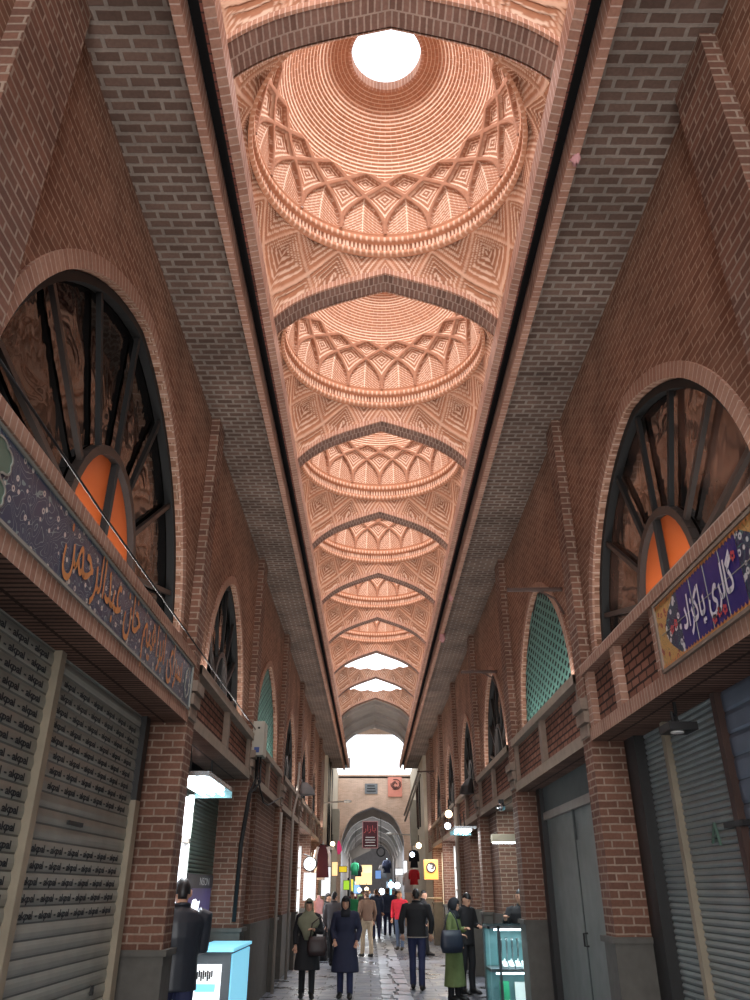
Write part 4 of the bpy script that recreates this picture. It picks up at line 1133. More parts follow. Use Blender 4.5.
B(2.98, 3.02, 12.9, 15.6, .1, 2.9).build('light_panel', 'teal_glow', t)
for yy in (13.0, 13.9, 14.8, 15.5): B(2.92, 2.98, yy-.04, yy+.04, 0, 3.0).build('mullion', 'counter_grey', t)
B(2.9, 2.97, 12.9, 15.6, 0, .9).build('base', 'counter_grey', t)
infill(1, 2.4, 15.7, 16.8, 'greenish lit brick return beside the third right pillar')
tube_canopy(1.75, 2.22, 17.4, 18.4, 2.8, 'fluorescent tube canopy glowing past the third right pillar')

# ------------------------------------------------------------------ far shops along both walls
def shopfront(sg, k, lab, panel, x=None, z1=2.8):
    a, b = bay(sg, k); x = x or XR[sg]-.1
    t = thing('glazed_shopfront', lab, 'shop front', (X(sg, x), (a+b)/2, 0))
    B(X(sg, x+.06), X(sg, x+.1), a+.02, b-.02, .6, z1).build('light_panel', panel, t)
    n = 4
    for j in range(n+1):
        yy = a+.05+(b-a-.1)*j/n; B(X(sg, x-.02), X(sg, x+.05), yy-.03, yy+.03, 0, z1+.1).build('mullion', 'white_plastic', t)
    for zz in (1.1, 1.7, 2.3): B(X(sg, x), X(sg, x+.05), a+.05, b-.05, zz-.02, zz+.02).build('shelf', 'pipe_grey', t)
    B(X(sg, x-.03), X(sg, x+.08), a, b, 0, .6).build('base', 'counter_grey', t)
shopfront(-1, 4, 'white lit watch shop front behind the wall clock on the left', 'panel_light')
shopfront(-1, 5, 'warm lit clothes shop front far on the left', 'warm_panel')
shopfront(1, 4, 'pale lit shop front on the right between the pipe and the gold sign', 'panel_light')
shopfront(1, 5, 'warm lit gold shop front far on the right', 'warm_panel')
# clock
t = thing('wall_clock', 'round white clock with dark rim projecting over the lit watch shop on the left', 'clock', (-1.71, 23.6, 2.15))
MB().disc((-1.71, 23.6, 2.35), .195, (0, 1, 0), 32, .10).build('rim', 'black_metal', t)
MB().disc((-1.71, 23.54, 2.35), .165, (0, 1, 0), 32, .02).build('dial', 'white_sign', t)
MB().bar((-1.71, 23.525, 2.35), (-1.63, 23.525, 2.39), .02, .01, (0, 1, 0)).bar((-1.71, 23.525, 2.35), (-1.74, 23.525, 2.45), .015, .01, (0, 1, 0)).build('hands', 'ink', t)
MB().tube([(-1.71, 23.6, 2.54), (-1.9, 23.6, 2.6)], .02, 6).build('arm', 'black_metal', t)
t = thing('lightbox_sign', 'tall white lightbox below the round clock on the left', 'sign', (-1.7, 23.7, 1.2))
B(-1.87, -1.55, 23.7, 23.8, 1.45, 2.12).build('face', 'white_sign', t); B(-1.89, -1.53, 23.8, 23.84, 1.43, 2.14).build('back', 'pipe_grey', t)
# mannequins with garments
def mannequin(x, y, lab, top, skirt, z=0):
    t = thing('mannequin', lab, 'mannequin', (x, y, z))
    MB().loft([(z+1.0, x, y, .15, .11), (z+1.12, x, y, .12, .09), (z+1.3, x, y, .16, .11), (z+1.42, x, y, .15, .09), (z+1.47, x, y, .05, .05), (z+1.55, x, y, .045, .045)], 16).build('torso', top, t, smooth=True)
    MB().loft([(z+.35, x, y, .27, .2), (z+.7, x, y, .2, .16), (z+1.04, x, y, .15, .11)], 18).build('skirt', skirt, t, smooth=True)
    MB().tube([(x, y, z+.02), (x, y, z+.5)], .02, 8).disc((x, y, z+.015), .17, (0, 0, 1), 20, .03).build('stand', 'chrome', t)
mannequin(-1.62, 26.6, 'mannequin in a white dress on the left side of the arcade', 'rose_cloth', 'white_cloth')
mannequin(-1.70, 27.7, 'mannequin in a pink top behind the white dress', 'white_cloth', 'rose_cloth')
def garment(x, y, z, w, h, lab, mat, mat2=None):
    t = thing('hanging_garment', lab, 'clothes', (x, y, z))
    MB().loft([(z, x, y, w*.62, .05), (z+h*.5, x, y, w*.5, .06), (z+h*.85, x, y, w*.55, .06), (z+h*.97, x, y, w*.42, .05), (z+h, x, y, w*.15, .03)], 16).build('body', mat, t, smooth=True)
    for s_ in (-1, 1): MB().tube([(x+s_*w*.42, y, z+h*.93), (x+s_*w*.62, y, z+h*.7), (x+s_*w*.66, y-.02, z+h*.35)], [.06, .055, .045], 8).build('sleeve', mat2 or mat, t, smooth=True)
    MB().tube([(x, y, z+h), (x, y, z+h+.06), (x+.03, y, z+h+.1)], .008, 6).build('hanger', 'chrome', t)
garment(-1.55, 26.9, 2.05, .34, .95, 'dark maroon tunic hanging above the white dress on the left', 'wine', 'white_cloth')
garment(-1.72, 28.2, 2.0, .30, .95, 'pale robe hanging beyond the maroon tunic on the left', 'white_cloth')
garment(1.86, 36.6, 1.9, .30, .60, 'bright red garment hanging on the right beyond the arcade', 'red_cloth')
garment(1.86, 36.3, 2.55, .28, .70, 'black garment hanging above the red one on the right', 'black_cloth')
garment(1.62, 37.2, 1.6, .30, .8, 'white garment hanging beside the red one on the right', 'white_cloth')
def signbox(x, y, z, w, h, face, lab, rim='black_metal', d=.12):
    t = thing('lightbox_sign', lab, 'sign', (x, y, z))
    B(x-w/2, x+w/2, y, y+.01, z, z+h).build('face', face, t); B(x-w/2-.02, x+w/2+.02, y+.01, y+d, z-.02, z+h+.02).build('case', rim, t)
    return t
t = signbox(2.02, 28.4, 2.02, .46, .58, 'gold_sign', 'gold framed lit sign with a white scroll emblem on the right', 'cream_metal')
MB().disc((2.02, 28.38, 2.37), .17, (0, 1, 0), 20, .02).build('emblem_ground', 'poster_dark', t)
mb = MB()
for j in range(3): mb.tube([(2.02+(.03+.04*j)*math.cos(a_*.45+j), 28.36, 2.37+(.03+.04*j)*math.sin(a_*.45+j)) for a_ in range(11)], .012, 6)
mb.build('emblem', 'white_sign', t)
pipe([(2.4, 28.9, 1.45), (1.75, 28.9, 1.45)], .03, 'brown wooden rail in front of the gold shop on the right', 'cream_metal', 'counter_rail', 'rail')
signbox(-1.34, 31.2, 2.17, .2, .45, 'warm_panel', 'cream poster lightbox with a figure on the left near the arcade end', 'pipe_grey')
signbox(-1.28, 38.5, 2.43, .34, .22, 'yellow_sign', 'yellow projecting shop sign far on the left')
signbox(-1.3, 45, 1.72, .3, .42, 'lime_sign', 'lime green upright sign far down the passage on the left')
signbox(-1.75, 33.0, 1.5, .35, 1.0, 'white_sign', 'white upright sign on the left wall under the pink flag')
tag(MB().loft([(3.0, -1.32, 34.2, .04, .02), (3.15, -1.29, 34.2, .10, .03), (3.3, -1.31, 34.2, .09, .03), (3.5, -1.33, 34.2, .03, .02)], 10).build('hanging_flag', 'magenta_sign', smooth=True), 'small hot pink flag hanging on the left near the far arch', 'flag')
signbox(1.5, 44.5, 2.4, .44, .30, 'white_sign', 'white cross shaped shop sign at the far arch, wide upper board'); signbox(1.80, 44.4, 2.12, .2, .95, 'white_sign', 'white upright shop sign below the wide board at the far arch')
signbox(.42, 50, 2.3, .32, .42, 'blue_sign', 'blue lit sign deep in the passage on the right')
signbox(-.95, 58, 1.5, .4, .5, 'blue_sign', 'blue white lit sign deep in the passage on the left')
signbox(-.63, 72, 2.1, 1.4, 1.5, 'warm_panel', 'cream lit shop front closing the passage in the distance')
def bulb(x, y, z, lab, mat='cool_bulb', r=.11):
    t = thing('hanging_bulb', lab, 'lamp', (x, y, z))
    MB().ball((x, y, z), r, 12, 8).build('globe', mat, t, smooth=True); MB().tube([(x, y, z+r), (x, y, z+r+.25)], .015, 6).build('cord', 'black_metal', t)
for x_, y_, z_, l_, m_, r_ in ((.66, 52, 1.62, 'brightest white lamp deep in the passage at the right of centre', 'cool_bulb', .17), (1.10, 46.9, 1.95, 'white lamp above a stall inside the far arch on the right', 'cool_bulb', .16), (1.45, 46.9, 1.92, 'second white lamp inside the far arch near the right wall', 'cool_bulb', .16),
                               (-.75, 55, 1.7, 'small bluish lamp deep in the passage on the left', 'cool_bulb', .13), (-.3, 58, 1.75, 'small warm lamp deep in the passage left of centre', 'warm_bulb', .13), (-1.5, 32.5, 3.3, 'warm bulb over the clothes shop on the left', 'warm_bulb', .09),
                               (1.75, 30.6, 3.15, 'warm lamp under the last right lintel', 'warm_bulb', .1), (1.7, 34.6, 3.0, 'white lamp beside the black garment on the right', 'cool_bulb', .1), (1.95, 20.6, 3.4, 'small glowing lamp on the right wall beside the bright window', 'warm_bulb', .09), (1.95, 21.0, 3.15, 'second small glowing lamp just below on the right wall', 'cool_bulb', .08)):
    bulb(x_, y_, z_, l_, m_, r_)
# street lamps
def street_lamp(x0, x1, y, z, lab):
    t = thing('street_lamp', lab, 'street lamp', (x0, y, z))
    s_ = 1 if x1 > x0 else -1
    MB().tube([(x0, y, z-.05), (x1-s_*.3, y, z)], .03, 8).build('arm', 'pipe_grey', t)
    MB().tube([(x1-s_*.32, y, z), (x1-s_*.25, y, z+.01), (x1-s_*.1, y, z+.01), (x1, y, z)], [(.05, .04), (.11, .06), (.12, .06), (.03, .02)], 12).build('head', 'white_plastic', t, smooth=True)
street_lamp(-1.95, -.80, 33.6, 4.95, 'white street lamp on an arm from the left wall in front of the far arch')
street_lamp(2.24, .78, 44.0, 4.35, 'white street lamp on an arm from the right wall at the far arch')
t = thing('shop_awning_light', 'small white hooded lamp low on the left wall near the pink flag', 'lamp', (-1.6, 31, 3.5))
MB().loft([(3.02, -1.46, 31, .15, .11), (3.10, -1.46, 31, .12, .09), (3.16, -1.48, 31, .05, .04)], 14).build('hood', 'white_plastic', t); MB().tube([(-1.48, 31, 3.15), (-1.9, 31, 3.22)], .02, 6).build('arm', 'black_metal', t)
# facade fittings
t = thing('hanging_banner', 'maroon banner with pale lettering hanging in the mouth of the far arch', 'banner', (-.05, 45.2, 3.75))
B(-.46, .36, 45.2, 45.22, 3.72, 5.05).build('cloth', 'banner_maroon', t)
mb = MB()
for z_, w_ in ((4.25, .5), (4.12, .56), (4.0, .5), (3.84, .6)): mb.box(-.05-w_/2, -.05+w_/2, 45.185, 45.195, z_-.022, z_+.022)
mb.build('lettering', 'paper', t)
text_mesh(arabic('بازار'), .42, 'banner_pink', 'headline', t, (-.4, 45.19, 4.55), (1, 0, 0), (0, 0, 1), .004, width=.66)
mb = MB()
for a_ in ((-.48, -.44), (.34, .38)): mb.box(a_[0], a_[1], 45.18, 45.2, 3.70, 5.07)
mb.box(-.48, .38, 45.18, 45.2, 5.03, 5.07); mb.box(-.48, .38, 45.18, 45.2, 3.70, 3.74); mb.build('border', 'rose_cloth', t)
t = thing('facade_sign', 'salmon square sign with dark calligraphic emblem high on the far facade', 'sign', (1.35, 45.9, 6.4))
B(.95, 1.75, 45.9, 45.95, 6.4, 7.45).build('board', 'salmon_sign', t)
mb = MB()
for j in range(4):
    r_ = .10+.075*j; mb.tube([(1.37+r_*math.cos(q*.5+j*1.4), 45.88, 7.05+r_*.85*math.sin(q*.5+j*1.4)) for q in range(9)], .022, 6)
mb.build('emblem', 'ink', t)
t = thing('wall_plaque', 'grey framed plaque on the far facade above the arch', 'plaque', (0, 45.9, 6.55))
B(-.36, .36, 45.92, 45.96, 6.55, 7.1).build('plate', 'plaque_grey', t)
mb = MB()
for j in range(3): mb.box(-.26+.02*j, .26-.03*j, 45.91, 45.92, 6.66+.14*j, 6.72+.14*j)
mb.build('lettering', 'ink', t)
t = thing('floodlight', 'floodlight with bluish housing at the end of the left soffit against the sky', 'lamp', (-1.3, 38.5, 6.68))
B(-1.42, -1.02, 38.5, 38.9, 6.98, 7.4).build('housing', 'plaque_grey', t); B(-1.48, -1.12, 38.45, 38.6, 6.68, 6.82).build('lamp_glass', 'white_sign', t); MB().tube([(-1.5, 38.38, 7.1), (-1.4, 38.55, 7.1), (-1.3, 38.55, 6.8)], .03, 6).build('arm', 'black_metal', t)
t = thing('roof_canopy', 'brown roof edge above the sky gap beyond the arcade', 'roof', (0, 40, 9.2))
B(-2.2, 2.3, 38.2, 40, 8.75, 9.0).build('slab', 'facade_brick', t); B(-2.25, 2.35, 38.1, 38.2, 8.7, 9.1).build('fascia', 'cap_stone', t)
# pipes and cables in the yard
for j, (x_, y_) in enumerate(((-1.87, 35.2), (-1.86, 36.4), (-1.87, 38.6))):
    pipe([(x_, y_, 2.8), (x_+.03, y_, 4.2), (x_-.02, y_+.2, 5.4), (x_, y_, 6.9)], .035, 'dark loose cable bundle on the left wall beyond the arcade, %s one' % ['nearest', 'middle', 'farthest'][j], 'cable_black', 'cable_bundle', 'cable')
for j, (y_, z0, z1) in enumerate(((35.2, 4.6, 6.2), (35.8, 4.9, 6.5))):
    pipe([(1.60, y_+3.5, z0), (2.15, y_, z1)], .05, 'slanted metal pole on the right wall beyond the arcade, %s of two' % ['lower', 'upper'][j], 'pipe_grey', 'metal_pole', 'pole')
t = thing('equipment_box', 'pale grey duct box on the left wall beyond the arcade', 'box', (-1.75, 40, 3.4)); B(-1.92, -1.55, 39.6, 40.2, 3.4, 5.2).build('case', 'box_grey', t); B(-1.56, -1.54, 39.65, 40.15, 3.5, 5.1).build('door', 'pipe_grey', t)
t = thing('equipment_box', 'pale grey duct box on the right wall beyond the arcade', 'box', (2.0, 40, 3.4)); B(1.9, 2.26, 39.6, 40.2, 3.6, 5.6).build('case', 'box_grey', t); B(1.89, 1.9, 39.65, 40.15, 3.7, 5.5).build('door', 'pipe_grey', t)
t = thing('wall_frame', 'dark tall window frame with a leaning board on the right wall beyond the arcade', 'frame', (2.2, 37.5, 4.2)); mb = MB()
for y_ in (36.8, 38.2): mb.box(2.16, 2.22, y_-.06, y_+.06, 4.2, 6.3)
mb.box(2.16, 2.22, 36.8, 38.2, 6.2, 6.32); mb.build('frame', 'black_metal', t); MB().bar((2.12, 37.2, 4.2), (2.12, 37.7, 6.2), .1, .05).build('board', 'rust_pipe', t)
# stalls in the far passage
def stall(x, y, lab, mats):
    t = thing('market_stall', lab, 'stall', (x, y, 0))
    B(x-.3, x+.3, y-.6, y+.6, 0, .85).build('table', 'counter_grey', t)
    B(x-.32, x+.32, y-.65, y+.65, .85, .9).build('top', mats[0], t)
    B(x-.05, x+.05, y-.6, y+.6, .9, 2.3).build('rack', mats[1], t)
    for j in range(3): B(x-.25, x+.2, y-.5+.35*j, y-.25+.35*j, .9, 1.1+.1*j).build('goods', mats[(j+1) % len(mats)], t)
stall(-1.25, 47.5, 'stall of dark clothes just inside the far arch on the left', ('wine', 'black_cloth', 'green_shirt'))
stall(1.35, 48.5, 'stall of pale goods just inside the far arch on the right', ('white_cloth', 'grey_cloth', 'blue_coat'))
stall(-1.2, 54, 'colourful stall deeper in the passage on the left', ('green_shirt', 'yellow_plastic', 'rose_cloth'))
stall(1.3, 56, 'bluish stall deeper in the passage on the right', ('blue_coat', 'cool_panel', 'shirt_blue'))
t = thing('hanging_fan', 'round black ring fan hanging inside the far arch', 'fan', (.55, 47, 3.4))
MB().tube([(.55+.22*math.cos(q*PI/8), 47, 3.6+.22*math.sin(q*PI/8)) for q in range(17)], .035, 8).build('ring', 'black_metal', t); MB().tube([(.55, 47, 3.82), (.55, 47, 5.4)], .015, 6).build('rod', 'black_metal', t)
t = thing('hanging_sign', 'pale tilted hanging board inside the far arch', 'sign', (-.7, 49, 3.3)); MB().obox((-.65, 49, 3.75), (.55, 0, .25), (0, .02, 0), (-.1, 0, .22)).build('board', 'pipe_grey', t); MB().tube([(-.4, 49, 4.0), (-.4, 49, 5.2)], .012, 6).tube([(-.9, 49, 3.85), (-.9, 49, 5.0)], .012, 6).build('wires', 'black_metal', t)

stall(-1.25, 61, 'stall of red and green goods far down the passage on the left', ('red_cloth', 'green_shirt', 'white_cloth'))
stall(1.3, 62, 'stall of dark goods far down the passage on the right', ('black_cloth', 'navy', 'yellow_plastic'))
stall(-1.25, 68, 'stall of brown goods near the end of the passage on the left', ('brown_coat', 'white_cloth', 'wine'))
stall(1.3, 69, 'stall of blue goods near the end of the passage on the right', ('blue_coat', 'shirt_blue', 'pink_jacket'))
garment(.95, 50.5, 2.6, .36, .7, 'dark hanging garment inside the far arch on the right', 'navy'); garment(-1.0, 51.5, 2.5, .34, .7, 'green hanging garment inside the far arch on the left', 'green_shirt')
garment(.8, 56, 2.4, .4, .8, 'grey hanging garment deep in the passage on the right', 'grey_cloth'); garment(-.95, 63, 2.6, .4, .8, 'black hanging garment deep in the passage on the left', 'black_cloth')
# ------------------------------------------------------------------ people
def hand(mb, w, d, s, curl=.5, side=1, palmn=(0, -1, 0)):
    """palm at the wrist w pointing along d with five bent fingers"""
    w, d = Vector(w), Vector(d).normalized(); pn = Vector(palmn); pn = (pn-d*pn.dot(d)).normalized(); sd = d.cross(pn)*side
    mb.tube([w-d*.01*s, w+d*.04*s, w+d*.085*s], [(.024*s, .018*s), (.038*s, .016*s), (.036*s, .014*s)], 8)
    for j, (off, L) in enumerate(((-.027, .068), (-.009, .078), (.009, .073), (.026, .056))):
        b = w+d*.082*s+sd*off*s; p1 = b+(d*math.cos(curl*.5)+pn*math.sin(curl*.5))*L*.5*s; p2 = p1+(d*math.cos(curl*1.4)+pn*math.sin(curl*1.4))*L*.5*s
        mb.tube([b-d*.01*s, b, p1, p2], [.009*s, .0095*s, .0085*s, .006*s], 6)
    b = w+d*.03*s-sd*.032*s; p1 = b+(d*.7-sd*.7)*.035*s; p2 = p1+(d*.95+pn*.3)*.03*s
    mb.tube([w+d*.02*s-sd*.015*s, b, p1, p2], [.012*s, .012*s, .010*s, .007*s], 6)
def person(lab, loc, rot=0, H=1.7, skin='skin', hair='hair_black', style='man', coat=None, coat_mat='navy', hem=.86, trousers='black_trousers', scarf=None, shoes='shoe_black',
           stride=.1, larm=None, rarm=None, head_turn=0, head_tilt=0, vox=.014, width=1., coatlen='jacket', grp=None, cap=None, inner=None, face=True, scarflong=False, trim=None):
    k = H/1.70; t = thing('person', lab, 'person', (0, 0, 0), grp)
    fem = style == 'woman'
    sw = (.165 if fem else .195)*width; hw = .088
    L = dict(hipz=.90, kneez=.49, ankz=.085)
    def P(x, y, z): return (x*k, y*k, z*k)
    feet = {}
    body = MB()
    # legs: character's left at +x (facing -y)
    legs = {}
    for s in (-1, 1):
        fy = -s*stride; fx = s*.095
        hip = P(s*hw, 0, .90); kn = P(s*.095, fy*.55-.02, .49); an = P(fx, fy+.01, .085+(.03 if fy > .12 else 0)); legs[s] = (hip, kn, an)
        body.tube([P(s*.08, 0, .96), hip, P(s*.095, fy*.25-.01, .70), kn, P(fx, fy*.8+.02, .33), an], [.085*k, .082*k, .068*k, .050*k, .052*k, .034*k], 12)
        body.tube([P(fx, fy+.05, .045), P(fx, fy-.03, .05), P(fx+s*.012, fy-.13, .028), P(fx+s*.014, fy-.17, .022)], [(.034*k, .04*k), (.042*k, .045*k), (.043*k, .026*k), (.028*k, .018*k)], 10)
    cw = width
    tors = [(.86, .15*cw, .105), (.95, .155*cw, .11), (1.08, .13*cw if fem else .145*cw, .10), (1.22, .155*cw, .115), (1.34, .17*cw if fem else .185*cw, .105), (1.415, .14*cw, .075), (1.455, .06, .055)]
    body.loft([(z*k, 0, 0, rx*k, ry*k) for z, rx, ry in tors], 18, 2.2)
    # neck + head
    hx, hy, hz = 0, -.025, 1.575
    tl = math.radians(head_tilt)
    hy -= .05*math.sin(tl); hz -= .015*abs(math.sin(tl))
    body.tube([P(0, .012, 1.42), P(0, .005, 1.48), P(hx, hy+.02, 1.545)], [.056*k, .05*k, .05*k], 12)
    Rh = Matrix.Translation(Vector(P(hx, hy, hz))) @ Matrix.Rotation(math.radians(head_turn), 4, 'Z') @ Matrix.Rotation(tl, 4, 'X')
    hm = MB()
    hm.loft([(-.118, 0, -.045, .020, .020), (-.108, 0, -.045, .036, .038), (-.08, 0, -.028, .054, .062), (-.045, 0, -.012, .064, .080), (0, 0, 0, .074, .092), (.04, 0, .006, .077, .094), (.08, 0, .008, .062, .080), (.108, 0, .008, .038, .05), (.120, 0, .008, .012, .016)], 20, 2.1)
    hm.tube([(0, -.088, .02), (0, -.10, -.012), (0, -.108, -.03), (0, -.092, -.042)], [.008, .012, .016, .010], 8)     # nose
    for s in (-1, 1): hm.ball((s*.080, .010, -.008), (.013, .022, .034), 8, 6)                                             # ears
    hm.ball((0, -.082, -.066), (.024, .014, .010), 8, 6); hm.ball((0, -.072, -.10), (.022, .016, .014), 8, 6)
    for s in (-1, 1): hm.ball((s*.03, -.082, .024), (.022, .012, .008), 8, 6)                                             # brow ridge
    body_h = [(Rh @ (Vector(p)*k)) for p in hm.v]
    b0 = len(body.v); body.v += [tuple(p) for p in body_h]; body.f += [tuple(b0+i for i in f) for f in hm.f]; body.uv += hm.uv
    # arms
    arms = {}
    for s, a in ((-1, rarm), (1, larm)):
        sh = (s*sw, .005, 1.385)
        a = a or ((s*(sw+.06), .04, 1.12), (s*(sw+.05), -.06, .87))
        el, wr = a[0], a[1]
        arms[s] = (sh, el, wr)
        body.tube([P(s*(sw-.05), 0, 1.39), P(*sh), P(*[(sh[i]+el[i])/2 for i in range(3)]), P(*el), P(*[(el[i]*.6+wr[i]*.4) for i in range(3)]), P(*wr)], [.06*k, .054*k, .047*k, .040*k, .039*k, .028*k], 12)
    me = remesh(body, vox, 3)
    # hands join the same mesh as separate fingers
    bm = bmesh.new(); bm.from_mesh(me); hb = MB()
    for s in (-1, 1):
        sh, el, wr = arms[s]; d = Vector(P(*wr))-Vector(P(*el))
        hand(hb, P(*wr), d, k*.95, .7, s, (0, -1, 0) if abs(d.normalized().y) < .7 else (0, 0, -1))
    hme = hb.mesh('h', (0, 0, 0)); bm.from_mesh(hme); bmesh.ops.recalc_face_normals(bm, faces=bm.faces); bm.to_mesh(me); bm.free(); bpy.data.meshes.remove(hme)
    bo = link_mesh(me, 'body', skin, t)
    # face
    if face:
        for nm, mat, c_, r_ in (('eye', 'eye_dark', (.028, -.086, .008), (.011, .006, .0065)), ('eye', 'eye_dark', (-.028, -.086, .008), (.011, .006, .0065)), ('eyebrow', hair, (.03, -.092, .032), (.018, .005, .004)), ('eyebrow', hair, (-.03, -.092, .032), (.018, .005, .004)), ('mouth', 'lips', (0, -.093, -.066), (.020, .006, .006))):
            mb = MB().ball((0, 0, 0), r_, 10, 6); mb.v = [tuple(Rh @ ((Vector(p)+Vector(c_))*k)) for p in mb.v]; mb.build(nm, mat, t, smooth=True)
    # trousers
    mb = MB()
    for s in (-1, 1):
        hip, kn, an = legs[s]; fy = -s*stride
        mb.tube([P(s*.075, 0, .98), hip, P(s*.095, fy*.25-.01, .70), kn, P(s*.095, fy*.8+.02, .33), P(s*.095, fy+.015, .07)], [.10*k, .10*k, .084*k, .068*k, .066*k, .060*k], 12)
    mb.loft([(.86*k, 0, 0, .165*k*cw, .12*k), (1.0*k, 0, 0, .155*k*cw, .115*k)], 16)
    link_mesh(remesh(mb, vox, 3), 'trousers', trousers, t)
    for s in (-1, 1):
        fy = -s*stride; fx = s*.095
        mb = MB().tube([P(fx, fy+.075, .05), P(fx, fy+.03, .055), P(fx, fy-.04, .058), P(fx+s*.012, fy-.13, .036), P(fx+s*.014, fy-.185, .026)], [(.034*k, .045*k), (.043*k, .055*k), (.048*k, .052*k), (.05*k, .032*k), (.03*k, .02*k)], 12)
        mb.build('shoe', shoes, t, smooth=True)
    # coat
    mb = MB(); e = .022
    secs = []
    if coatlen == 'jacket': secs = [(hem, .175*cw, .13), (hem+.04, .172*cw, .13)]
    elif coatlen == 'knee': secs = [(hem, .235*cw, .175), (hem+.15, .225*cw, .165), (.86, .19*cw, .145), (.95, .18*cw, .135)]
    else: secs = [(hem, .25*cw, .19), (hem+.3, .22*cw, .16), (.86, .195*cw, .145)]
    secs += [(z, rx+e, ry+e) for z, rx, ry in tors if z > max(.97, hem+.05) and z < 1.44]+[(1.452, .085, .078), (1.475, .068, .066)]
    mb.loft([(z*k, 0, .0, rx*k, ry*k) for z, rx, ry in secs], 22, 2.3)
    for s in (-1, 1):
        sh, el, wr = arms[s]
        cuff = tuple(el[i]*.1+wr[i]*.9 for i in range(3))
        mb.tube([P(s*(sw-.06), 0, 1.385), P(sh[0], sh[1], sh[2]-.005), P(*[(sh[i]+el[i])/2 for i in range(3)]), P(*el), P(*[(el[i]*.5+wr[i]*.5) for i in range(3)]), P(*cuff)], [.075*k, .075*k, .066*k, .058*k, .054*k, .046*k], 12)
    co_ = link_mesh(remesh(mb, vox, 4), 'coat' if coatlen != 'jacket' else 'jacket', coat_mat, t)
    if trim:
        MB().loft([((hem-.004)*k, 0, 0, .186*cw*k, .142*k), ((hem+.012)*k, 0, 0, .186*cw*k, .142*k)], 22).build('hem_trim', trim, co_)
    if not scarf and not fem:
        MB().tube([P(.07*math.cos(q*PI/8), .005+.066*math.sin(q*PI/8), 1.47+.012*math.sin(q*PI/8)) for q in range(17)], .016*k, 8).build('collar', coat_mat, co_, smooth=True)
    # hair or scarf
    def shell(name, mat, sc, keep, parent=t, low=None, th=.008):
        mb = MB().ball((0, 0, 0), 1, 26, 18)
        src = [Vector(p) for p in mb.v]
        keepf = [f for f in mb.f if keep(sum((src[i] for i in f), Vector())/len(f))]
        nv = []
        for p in src:
            q = Vector((p.x*sc[0], p.y*sc[1]+sc[3], p.z*sc[2]+sc[4])); nv.append(Rh @ (q*k))
        me = bpy.data.meshes.new(name); me.from_pydata([tuple(v) for v in nv], [], keepf)
        bm = bmesh.new(); bm.from_mesh(me); bmesh.ops.delete(bm, geom=[v for v in bm.verts if not v.link_faces], context='VERTS')
        bmesh.ops.solidify(bm, geom=bm.faces[:], thickness=th*k); bmesh.ops.recalc_face_normals(bm, faces=bm.faces); bm.to_mesh(me); bm.free()
        return link_mesh(me, name, mat, parent)
    if scarf:
        so = shell('headscarf', scarf, (.094, .118, .140, .008, -.002), lambda c: not (c.y < -.50 and abs(c.x) < .66 and -.72 < c.z < .60))
        mb = MB()
        if scarflong:
            mb.loft([(.98*k, -.02*k, -.13*k, .05*k, .03*k), (1.12*k, 0, -.10*k, .13*k, .07*k), (1.26*k, 0, -.03*k, .225*k, .145*k), (1.36*k, 0, -.01*k, .215*k, .135*k), (1.43*k, 0, 0, .14*k, .11*k), (1.475*k, 0, -.015*k, .085*k, .09*k), (1.50*k, 0, -.015*k, .07*k, .08*k)], 22)
        else:
            mb.loft([(1.34*k, 0, -.02*k, .13*k, .12*k), (1.41*k, 0, -.01*k, .13*k, .105*k), (1.46*k, 0, -.012*k, .088*k, .092*k), (1.50*k, 0, -.015*k, .072*k, .085*k)], 22)
        d_ = mb.build('scarf_drape', scarf, so, smooth=True)
        shell('hair', hair, (.079, .102, .124, .004, .002), lambda c: c.z > .35 and c.y < .3)
    elif cap:
        shell('cap', cap, (.086, .108, .132, .008, .004), lambda c: c.z > .12 or (c.y > .1 and c.z > -.15))
    else:
        shell('hair', hair, (.0805, .100, .126, .007, .004), lambda c: (c.z > .42) or (c.y > -.05 and c.z > -.22-.22*(abs(c.x) < .45) and not (abs(c.x) > .74 and c.y < .42 and c.z < .16)), th=.010)
    t.rotation_euler = (0, 0, math.radians(rot)); t.location = loc
    return t
def bag(loc, rot, mat, lab, w=.32, h=.26, d=.12, strap=None):
    t = thing('handbag', lab, 'bag', (0, 0, 0))
    MB().loft([(0, 0, 0, w*.42, d*.5), (h*.3, 0, 0, w*.5, d*.55), (h*.7, 0, 0, w*.48, d*.42), (h, 0, 0, w*.42, d*.2)], 18, 2.8).build('body', mat, t, smooth=True)
    if strap: MB().tube([(-w*.36, 0, h*.9)]+strap+[(w*.36, 0, h*.9)], .012, 6).build('strap', mat, t, smooth=True)
    t.location = loc; t.rotation_euler = (0, 0, math.radians(rot))
    return t
# the man at the lit shop
person('man with short dark hair in a dark leather jacket standing at the lit shop', (-1.865, 8.50, 0), 204, 1.81, coat_mat='leather', hem=.80, trousers='dark_jeans', stride=.03, head_turn=-8, head_tilt=6,
       larm=((.235, -.03, 1.12), (.12, -.24, 1.05)), rarm=((-.235, -.03, 1.12), (-.12, -.24, 1.08)), vox=.011, width=1.16)
